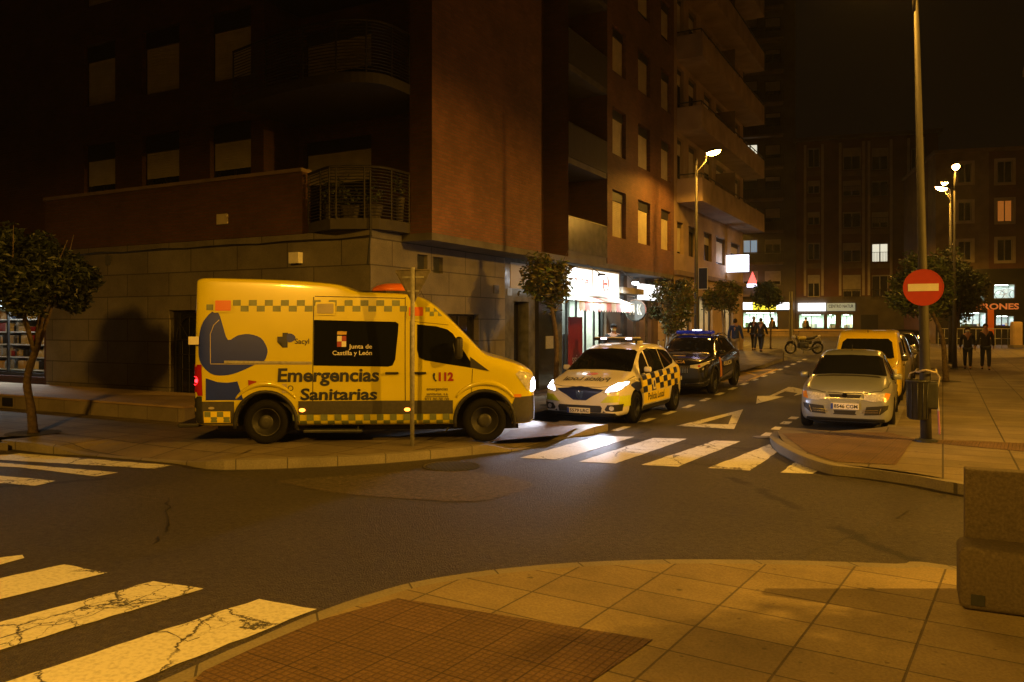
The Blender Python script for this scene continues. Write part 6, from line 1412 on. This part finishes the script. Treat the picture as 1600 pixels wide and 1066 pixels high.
# leftmost
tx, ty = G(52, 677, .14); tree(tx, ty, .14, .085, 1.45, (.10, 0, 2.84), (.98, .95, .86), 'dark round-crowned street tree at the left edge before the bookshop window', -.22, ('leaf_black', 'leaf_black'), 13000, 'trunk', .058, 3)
sp_ = struct(sheet('tree_pit_left', [(tx+.45*math.cos(a), ty+.45*math.sin(a)) for a in [i*math.pi/8 for i in range(16)]], .148, 'soil'))
def streettree(px, X, top, bot, cpx, wpx, lab, **k):
    d = X/(CT*((px-CX)/F)-ST); p = atD(px, 500, d); z = .14+slope(p.x, p.y); s = F/d
    zt = H+(HY-top)/s; zb = H+(HY-bot)/s; cx_ = (cpx-px)/s
    kw = dict(h0=max(.8, zb-z+.25), crown_c=(cx_*CT, cx_*ST, (zt+zb)/2-z), crown_r=(wpx/2/s, wpx/2/s, (zt-zb)/2))
    kw.update(k)
    struct(sheet('tree_pit', [(p.x+.4*math.cos(a), p.y+.4*math.sin(a)) for a in [i*math.pi/8 for i in range(16)]], .146, 'soil'))
    return tree(p.x, p.y, z, k.pop('br', .07), label=lab, **{a: b for a, b in kw.items() if a != 'br'})
streettree(869, -8.15, 388, 490, 853, 88, 'thin crooked street tree with sparse foliage before the bright shop sign', bends=-.0, leafm=('leaf_warm', 'leaf'), n=1900, ls=.06, seed=5, nl=5)
streettree(1040, -8.15, 420, 528, 1048, 72, 'bushy street tree in front of the bar sign and beside the menu board', bends=.02, leafm=('leaf_warm', 'leaf'), n=3600, tm='trunk_pale', ls=.06, seed=6, br=.05)
streettree(1130, -8.2, 436, 490, 1126, 68, 'flat-topped street tree lit yellow green between the lamp and the lightbox sign', bends=.02, leafm=('leaf_warm', 'leaf'), n=3200, tm='trunk_pale', ls=.07, seed=7)
streettree(1204, -7.9-.4, 440, 482, 1196, 60, 'farthest left pavement tree with a slim trunk near the motorcycle', bends=.02, leafm=('leaf', 'leaf_dark'), n=2600, tm='trunk', ls=.07, seed=8, br=.05)
def rtree(px, base, top, bot, cpx, wpx, lab, **k):
    x, y = G(px, base, .14); d = -ST*x+CT*y; s = F/d; z = .14+slope(x, y); zt = H+(HY-top)/s; zb = H+(HY-bot)/s; c = (cpx-px)/s
    struct(sheet('tree_pit', [(x+.45*math.cos(a), y+.45*math.sin(a)) for a in [i*math.pi/8 for i in range(16)]], .146, 'soil'))
    return tree(x, y, z, .09, h0=zb-z+.3, crown_c=(c*CT, c*ST, (zt+zb)/2-z), crown_r=(wpx/2/s, wpx/2/s, (zt-zb)/2), label=lab, **k)
rtree(1478, 596, 398, 500, 1436, 92, 'dark right pavement tree whose crown spreads left behind the no entry sign', bends=-.12, leafm=('leaf', 'leaf_dark'), n=4200, seed=11, ls=.075)
rtree(1492, 574, 388, 504, 1500, 94, 'dark round right pavement tree standing behind the leaning one', bends=.0, leafm=('leaf', 'leaf_dark'), n=4200, seed=12, ls=.085)
# ================================================================ PEOPLE
def skin_mesh(verts, edges, radii, root=0, sub=1):
    me = bpy.data.meshes.new('s'); me.from_pydata(verts, edges, []); o = bpy.data.objects.new('s', me); COL.objects.link(o)
    m = o.modifiers.new('k', 'SKIN'); m.use_smooth_shade = True; m.branch_smoothing = .3
    for i, r in enumerate(radii): me.skin_vertices[0].data[i].radius = (r, r) if not isinstance(r, tuple) else r
    me.skin_vertices[0].data[root].use_root = True
    if sub: s_ = o.modifiers.new('u', 'SUBSURF'); s_.levels = sub
    dg = bpy.context.evaluated_depsgraph_get(); out = bpy.data.meshes.new_from_object(o.evaluated_get(dg)); bpy.data.objects.remove(o)
    for p in out.polygons: p.use_smooth = True
    return out
def join(meshes, name, m, parent):
    bm = bmesh.new()
    for x in meshes: bm.from_mesh(x)
    me = bpy.data.meshes.new(name); bm.to_mesh(me); bm.free()
    for p in me.polygons: p.use_smooth = True
    return tobj(name, me, m, parent)
def person(x, y, z, face, label, hgt=1.72, stride=.0, jacket='cloth_black', trousers='cloth_navy', hair='hair_dark', mask=False, hood=None, longcoat=False, armpose=None, seated=False, hat=None, arm_out=0):
    """front looks to -Y locally; face = rotation about z"""
    t = thing('person', label, 'person', (x, y, z), face); k = hgt/1.72
    V = lambda a, b, c: (a*k, b*k, c*k)
    hip = .92; kn = .49; sh = 1.42
    if seated: zs = -.47
    else: zs = 0
    Y1, Y2 = (-stride, stride)
    if seated:
        legs = {1: [V(.1, 0, hip+zs), V(.11, -.42, hip+zs+.02), V(.11, -.42, .08)], -1: [V(-.1, 0, hip+zs), V(-.11, -.42, hip+zs+.02), V(-.11, -.42, .08)]}
    else:
        legs = {1: [V(.09, 0, hip), V(.10, Y1*.55-.04*bool(stride), kn), V(.10, Y1+.02, .08)], -1: [V(-.09, 0, hip), V(-.10, Y2*.45-.06*bool(stride), kn+.01), V(-.10, Y2+.02, .09)]}
    arms = {s: [V(s*.19, 0, sh+zs), V(s*.25, (.03+(Y2 if s > 0 else Y1)*.35), 1.14+zs), V(s*(.27+(arm_out if s < 0 else 0)), (-.05+(Y2 if s > 0 else Y1)*.8), .88+zs)] for s in (1, -1)}
    if armpose == 'face': arms[1] = [V(.19, 0, sh), V(.27, -.12, 1.17), V(.10, -.24, 1.42)]
    if armpose == 'pockets':
        for s in (1, -1): arms[s] = [V(s*.19, 0, sh), V(s*.29, .05, 1.15), V(s*.22, -.10, .95)]
    # body
    vs = [V(0, 0, hip+zs), V(0, 0, 1.12+zs), V(0, .01, 1.32+zs), V(0, .01, 1.44+zs), V(0, 0, 1.52+zs), V(0, -.015, 1.60+zs), V(0, -.01, 1.67+zs)]
    r = [.12, .115, .13, .075, .055, (.078*k, .092*k), (.065, .078)]; e = [(i, i+1) for i in range(6)]
    for s in (1, -1):
        i = len(vs); vs += arms[s]; r += [.052, .042, .028]; e += [(3, i), (i, i+1), (i+1, i+2)]
        i = len(vs); vs += legs[s]; r += [.085, .058, .038]; e += [(0, i), (i, i+1), (i+1, i+2)]
        a = Vector(legs[s][2]); i = len(vs); vs.append(tuple(a+Vector((0, -.14*k, -.04)))); r.append(.03); e.append((i-1, i))
    meshes = [skin_mesh(vs, e, r)]
    for s in (1, -1):   # hands: palm and five curled fingers
        w = Vector(arms[s][2]); el = Vector(arms[s][1]); d = (w-el).normalized(); q = Vector((0, 1, 0)) if abs(d.y) < .8 else Vector((0, 0, 1)); sd_ = d.cross(q).normalized(); fr = sd_.cross(d).normalized()
        hv = [tuple(w-d*.01), tuple(w+d*.055)]; hr = [(.022, .03), (.018, .034)]; he = [(0, 1)]
        for f in range(4):
            b = w+d*.06+fr*(f-1.5)*.018; ln = (.034, .04, .037, .028)[f]; i = len(hv)
            hv += [tuple(b), tuple(b+d*ln-sd_*s*.006), tuple(b+d*ln*1.55-sd_*s*.022)]; hr += [.009, .008, .007]; he += [(1, i), (i, i+1), (i+1, i+2)]
        i = len(hv); b = w+d*.02-fr*.03; hv += [tuple(b), tuple(b+d*.03-fr*.018), tuple(b+d*.05-fr*.018-sd_*s*.01)]; hr += [.011, .009, .008]; he += [(0, i), (i, i+1), (i+1, i+2)]
        meshes.append(skin_mesh(hv, he, hr))
    # face relief
    mb = MB(); c = Vector(V(0, -.105, 1.615+zs)); mb.tube([c+Vector((0, .02, .025)), c+Vector((0, -.008, -.01)), c+Vector((0, .01, -.018))], [.008, .014, .008], 6)
    for s in (1, -1): mb.rbox(tuple(Vector(V(s*.082, .0, 1.615+zs))), (.018, .035, .055), .008)
    meshes.append(mb.mesh())
    body = join(meshes, 'body', 'skin_dim', t)
    mb = MB()
    for s in (1, -1):
        b = bmesh.new(); bmesh.ops.create_uvsphere(b, u_segments=8, v_segments=6, radius=.012); b.transform(Matrix.Translation(V(s*.032, -.097, 1.635+zs))); mb.merge(b)
    mb.build('eyes', 'dark', body); mb = MB(); mb.rbox(V(0, -.098, 1.565+zs), (.045, .012, .010), .004); mb.build('mouth', 'text_red', body)
    # jacket
    jb = .70 if longcoat else .84
    vs = [V(0, 0, jb+zs*(1 if not seated else .98)), V(0, 0, 1.0+zs), V(0, 0, 1.15+zs), V(0, .01, 1.33+zs), V(0, .01, 1.45+zs)]
    r = [(.185, .13), (.175, .125), (.165, .12), (.185, .125), (.09, .08)]
    if longcoat: r[0] = (.20, .15)
    r = [(a*k, b*k) for a, b in r]; e = [(i, i+1) for i in range(4)]
    for s in (1, -1):
        i = len(vs); a = arms[s]; vs += [a[0], a[1], tuple(Vector(a[1]).lerp(Vector(a[2]), .92))]; r += [.075*k, .062*k, .05*k]; e += [(3, i), (i, i+1), (i+1, i+2)]
    jm = join([skin_mesh(vs, e, r, 1)], 'jacket', jacket, t)
    # trousers
    vs = [V(0, 0, hip+zs)]; r = [(.15*k, .12*k)]; e = []
    for s in (1, -1):
        i = len(vs); l = legs[s]; vs += [tuple(Vector(l[0])+Vector((0, 0, -.08 if not seated else 0))), l[1], tuple(Vector(l[2])+Vector((0, 0, .03)))]; r += [.105*k, .078*k, .06*k]; e += [(0, i), (i, i+1), (i+1, i+2)]
    join([skin_mesh(vs, e, r)], 'trousers', trousers, t)
    for s in (1, -1):
        a = Vector(legs[s][2]); join([skin_mesh([tuple(a+Vector((0, .05, -.045))), tuple(a+Vector((0, -.04, -.04))), tuple(a+Vector((0, -.15, -.05)))], [(0, 1), (1, 2)], [.04, .045, .035])], 'shoe', 'shoe', t)
    b = bmesh.new(); bmesh.ops.create_uvsphere(b, u_segments=16, v_segments=10, radius=1)
    for v in b.verts:
        q = v.co.copy(); v.co = Vector((q.x*.095, q.y*.108+.018, q.z*.105))
        if q.y < -.35 and q.z < .35: v.co.y = .0
    b.transform(Matrix.Translation(V(0, 0, 1.655+zs))); mb = MB(); mb.merge(b); hr_ = mb.build('hair', hat or hair, t, True)
    if hat:
        mb = MB(); mb.rbox(V(0, -.12, 1.69+zs), (.15, .10, .015), .006); mb.build('cap_peak', hat, hr_)
        mb = MB(); mb.lathe([(.098, 0), (.10, .03), (.085, .045)], 14, 'z', V(0, .0, 1.68+zs)); mb.build('cap_band', hat, hr_)
    if mask:
        b = bmesh.new(); bmesh.ops.create_uvsphere(b, u_segments=12, v_segments=8, radius=1)
        for v in b.verts: v.co = Vector((v.co.x*.075, min(v.co.y, 0)*.075-.05, v.co.z*.052))
        b.transform(Matrix.Translation(V(0, 0, 1.58+zs))); mb = MB(); mb.merge(b); mb.build('face_mask', 'mask', t, True)
    if hood:
        mb = MB(); mb.tube([V(.11*math.cos(a), .02+.11*math.sin(a), 1.50+.03*math.sin(a)+zs) for a in [i*math.pi/8 for i in range(17)]], .05, 8); mb.build('hood', hood, t, True)
    return t
def at_side(px, X, sc=1): y = onX(px, 505, X)[0]; return X, y, .14+slope(X, y)
person(*at_side(959, -8.8), R(20), 'masked person in black jacket and cap standing behind the yellow police car', 1.84, jacket='cloth_black', hat='cloth_black', mask=True, armpose='pockets')
person(*at_side(1058, -8.4), R(15), 'person in pale denim jacket lifting a hand to the face by the black car', 1.66, jacket='cloth_denim', armpose='face', mask=True)
person(*at_side(1149, -7.95), R(175), 'person seen from behind in a bright blue jacket and pale trousers', 1.78, .16, 'cloth_blue', 'cloth_beige')
person(*at_side(1178, -8.75), R(178), 'grey-haired person in a dark coat walking away near the far tree', 1.76, .20, 'cloth_black', 'cloth_navy', 'hair_grey', arm_out=.05)
person(*at_side(1189, -8.2), R(172), 'person in a long dark parka with a pale fur hood walking away', 1.70, .22, 'cloth_black', 'cloth_navy', hood='cloth_beige', longcoat=True)
for px, base, fx, lab, kw in ((1512, 577, -2, 'masked person in a long dark coat, left of the pair on the right pavement', dict(hgt=1.66, stride=.14, mask=True, longcoat=True)), (1540, 578, 3, 'taller dark-clothed person, right of the pair on the right pavement', dict(hgt=1.80, stride=.18, arm_out=.10))):
    x, y = G(px, base, .14); person(x, y, .14+slope(x, y), R(fx), lab, **kw)
for i, (px, lab) in enumerate(((1207, 'small seated figure behind the plaza wall before the yellow shop'), (1260, 'small seated figure behind the plaza wall before the white fascia sign'))):
    U, _ = ux(F7, px, 505); q = F7.P(U, 0, 1.3); zf_ = ux(F7, px, 515)[1]-.3
    ch = thing('terrace_chair', ('plain metal chair hidden under the seated figure by the yellow shop' if i == 0 else 'plain metal chair hidden under the seated figure by the white fascia sign'), 'chair', (q[0], q[1], zf_), R(150), 'terrace chairs')
    m = MB(); m.rbox((0, 0, .36), (.44, .44, .03), .01); m.build('seat', 'metal_grey', ch); m = MB(); m.rbox((0, .22, .62), (.42, .03, .3), .01); m.build('backrest', 'metal_grey', ch)
    for a in (-.2, .2):
        for b in (-.2, .2): m = MB(); m.tube([(a, b, 0), (a, b, .35)], .012, 6); m.build('leg', 'metal_grey', ch)
    person(q[0], q[1], zf_, R(150), lab, seated=True)
# ================================================================ MOTORCYCLE
mx_, my_ = atD(1256, 553, 41.5).x, atD(1256, 553, 41.5).y
mc = thing('motorcycle', 'naked motorcycle with a yellowish tank leaning on its stand near the far crossing', 'motorcycle', (mx_, my_, slope(mx_, my_)), 0)
mc.rotation_euler = (R(4), 0, math.atan2(ST, CT)+R(3))
for xw in (-.70, .70):
    m = MB(); m.lathe([(.24, -.04), (.29, -.055), (.315, 0), (.29, .055), (.24, .04)], 30, 'y', (xw, 0, .315), True); w_ = m.build('wheel', 'rubber', mc, True)
    m = MB(); m.lathe([(.25, -.03), (.25, .03), (.225, .03), (.225, -.03)], 30, 'y', (xw, 0, .315), True)
    for k in range(6): a = k*math.pi/3; m.tube([(xw, 0, .315), (xw+.235*math.cos(a), 0, .315+.235*math.sin(a))], .014, 5)
    m.lathe([(.05, -.06), (.05, .06)], 12, 'y', (xw, 0, .315)); m.build('rim', 'rim_steel', w_, True)
    m = MB(); m.lathe([(.13, -.07), (.13, -.064)], 20, 'y', (xw, 0, .315)); m.build('brake_disc', 'galv', w_)
    m = MB(); m.tube([(xw+.34*math.cos(a), 0, .315+.34*math.sin(a)) for a in [R(50+80*i/8) for i in range(9)]], .03, 6); m.build('mudguard', 'black_plastic', mc)
m = MB(); m.tube([(-.70, .09, .315), (-.45, .09, .95)], .022); m.tube([(-.70, -.09, .315), (-.45, -.09, .95)], .022); m.build('fork', 'chrome', mc)
m = MB(); m.tube([(-.42, -.33, 1.0), (-.42, -.15, 1.02), (-.44, 0, .97), (-.42, .15, 1.02), (-.42, .33, 1.0)], .014); m.build('handlebar', 'black_plastic', mc)
for s in (-1, 1): m = MB(); m.tube([(-.42, s*.25, 1.0), (-.44, s*.3, 1.16)], .007); m.rbox((-.44, s*.32, 1.19), (.02, .12, .07), .01); m.build('mirror', 'black_plastic', mc)
m = MB(); m.lathe([(.03, -.10), (.09, -.05), (.10, .02), (.09, .04)], 16, 'x', (-.54, 0, .88)); m.build('headlight', 'lamp_clear', mc, True)
m = MB(); m.rbox((-.15, 0, .82), (.46, .26, .2), .09, 4); m.build('fuel_tank', 'tank_yellow', mc, True)
m = MB(); m.rbox((.30, 0, .82), (.5, .22, .09), .04, 3, Matrix.Rotation(R(-8), 3, 'Y')); m.rbox((.55, 0, .89), (.26, .18, .09), .04, 3, Matrix.Rotation(R(-20), 3, 'Y')); m.build('seat', 'black_plastic', mc, True)
m = MB(); m.rbox((.68, 0, .88), (.34, .12, .09), .03, 3, Matrix.Rotation(R(-25), 3, 'Y')); m.tube([(.78, 0, .9), (.9, 0, .62)], .015); m.rbox((.9, 0, .6), (.02, .14, .14), .005); m.build('tail', 'sign_white', mc, True)
m = MB(); m.rbox((-.06, 0, .46), (.50, .32, .34), .06, 3); m.rbox((.22, 0, .62), (.3, .22, .2), .04, 2); m.rbox((-.12, 0, .64), (.2, .2, .18), .03); m.lathe([(.10, -.17), (.10, .17)], 16, 'y', (.02, 0, .42)); m.build('engine', 'metal_dark', mc, True)
m = MB()
for p in ([(-.45, 0, .95), (-.35, .08, .7), (-.2, .12, .35), (.1, .12, .3)], [(-.45, 0, .95), (-.35, -.08, .7), (-.2, -.12, .35), (.1, -.12, .3)], [(-.4, 0, .9), (0, 0, .75), (.35, 0, .75), (.7, 0, .85)], [(.1, .1, .35), (.35, .1, .75)], [(.1, .09, .35), (.70, .09, .315)], [(.1, -.09, .35), (.70, -.09, .315)]): m.tube(p, .02, 6)
m.build('frame', 'black_plastic', mc)
m = MB(); m.tube([(-.2, -.13, .45), (-.2, -.15, .25), (.15, -.16, .22), (.35, -.17, .3), (.75, -.19, .42)], [.02, .02, .025, .05, .05], 10); m.build('exhaust', 'metal_dark', mc, True)
m = MB(); m.tube([(.0, .12, .3), (.08, .26, .01)], .012); m.build('kickstand', 'black_plastic', mc)
# ================================================================ small street furniture
tp = thing('thin_post', 'thin grey post before the person in the blue jacket', 'post', (*[onX(1148, 505, -7.85)[0]]*0, 0, 0) if False else (0, 0, 0))
yq = onX(1149, 505, -7.7)[0]; tp.location = (-7.86, yq-1.1, .14+slope(-7.86, yq-1.1)); m = MB(); m.tube([(0, 0, 0), (0, 0, 1.9)], .02, 8); m.lathe([(.05, 0), (.05, .03)], 10); m.build('post_tube', 'galv', tp)
pg = thing('plaza_sign_post', 'pale grey post standing at the plaza corner left of the white fascia sign', 'post'); p_ = atD(1236, 520, 58); pg.location = (p_.x, p_.y, .75); m = MB(); m.tube([(0, 0, 0), (0, 0, 3.6)], .12, 10); m.build('post_tube', 'galv', pg)
# railing + pillar at the far right
rl = thing('pavement_railing', 'low metal railing in front of the bicycle shop', 'railing'); a = atD(1466, 540, 55); b = atD(1585, 540, 54); za = .72
m = MB(); n = 12
A_, B_ = Vector((a.x, a.y, za)), Vector((b.x, b.y, za))
for z in (.35, 1.0): m.tube([A_+Vector((0, 0, z)), B_+Vector((0, 0, z))], .025, 6)
for i in range(n+1): p = A_.lerp(B_, i/n); m.tube([p-Vector((0, 0, .3)), p+Vector((0, 0, 1.0))], .022, 6)
m.build('rail_bars', 'galv', rl)
pc = thing('stone_pillar', 'short pale stone pillar at the right end of the railing', 'pillar'); p_ = atD(1588, 540, 53); pc.location = (p_.x, p_.y, .5); pc.rotation_euler = (0, 0, TH)
m = MB(); m.rbox((0, 0, .85), (.62, .5, 1.7), .12, 3); m.build('pillar_body', 'beige', pc, True); m = MB(); m.rbox((0, 0, .08), (.75, .62, .2), .03); m.build('pillar_foot', 'fargrey', pc)
# ================================================================ CAMERA, WORLD, RENDER
cam = bpy.data.cameras.new('camera'); co_ = bpy.data.objects.new('camera', cam); link(co_)
co_.location = (0, 0, H); co_.rotation_euler = (R(90), 0, TH)
cam.sensor_width = 36; cam.lens = F/1600*36; cam.shift_y = -(533-HY)/1600; cam.clip_end = 2000; cam.clip_start = .05
scene.camera = co_
w = bpy.data.worlds.new('World'); scene.world = w; w.use_nodes = True
bg = w.node_tree.nodes['Background']; bg.inputs[0].default_value = (1, .62, .36, 1); bg.inputs[1].default_value = .0022
scene.view_settings.view_transform = 'Standard'; scene.view_settings.look = 'None'; scene.view_settings.exposure = 0; scene.view_settings.gamma = 1
scene.render.engine = 'CYCLES'
hz = MB(); hz.box(-48, 48, -25, 108, -1, 42); ho = hz.mesh()  # thin volume added to stand in for camera flare and halos round the lamps
hm = bpy.data.materials.new('flare_haze'); hm.use_nodes = True; hn = hm.node_tree; hn.nodes.remove(hn.nodes['Principled BSDF']); pv = hn.nodes.new('ShaderNodeVolumePrincipled')
pv.inputs['Color'].default_value = (.9, .9, .9, 1); pv.inputs['Density'].default_value = .00045; pv.inputs['Anisotropy'].default_value = .45; hn.links.new(pv.outputs[0], hn.nodes['Material Output'].inputs['Volume'])
hzo = tobj('flare_haze', ho, hm); hzo['kind'] = 'stuff'
scene.cycles.volume_bounces = 0
c = scene.cycles; c.use_denoising = True; c.max_bounces = 5; c.diffuse_bounces = 3; c.glossy_bounces = 3; c.transmission_bounces = 3; c.sample_clamp_indirect = 3; c.caustics_reflective = False; c.caustics_refractive = False
c.use_light_tree = True
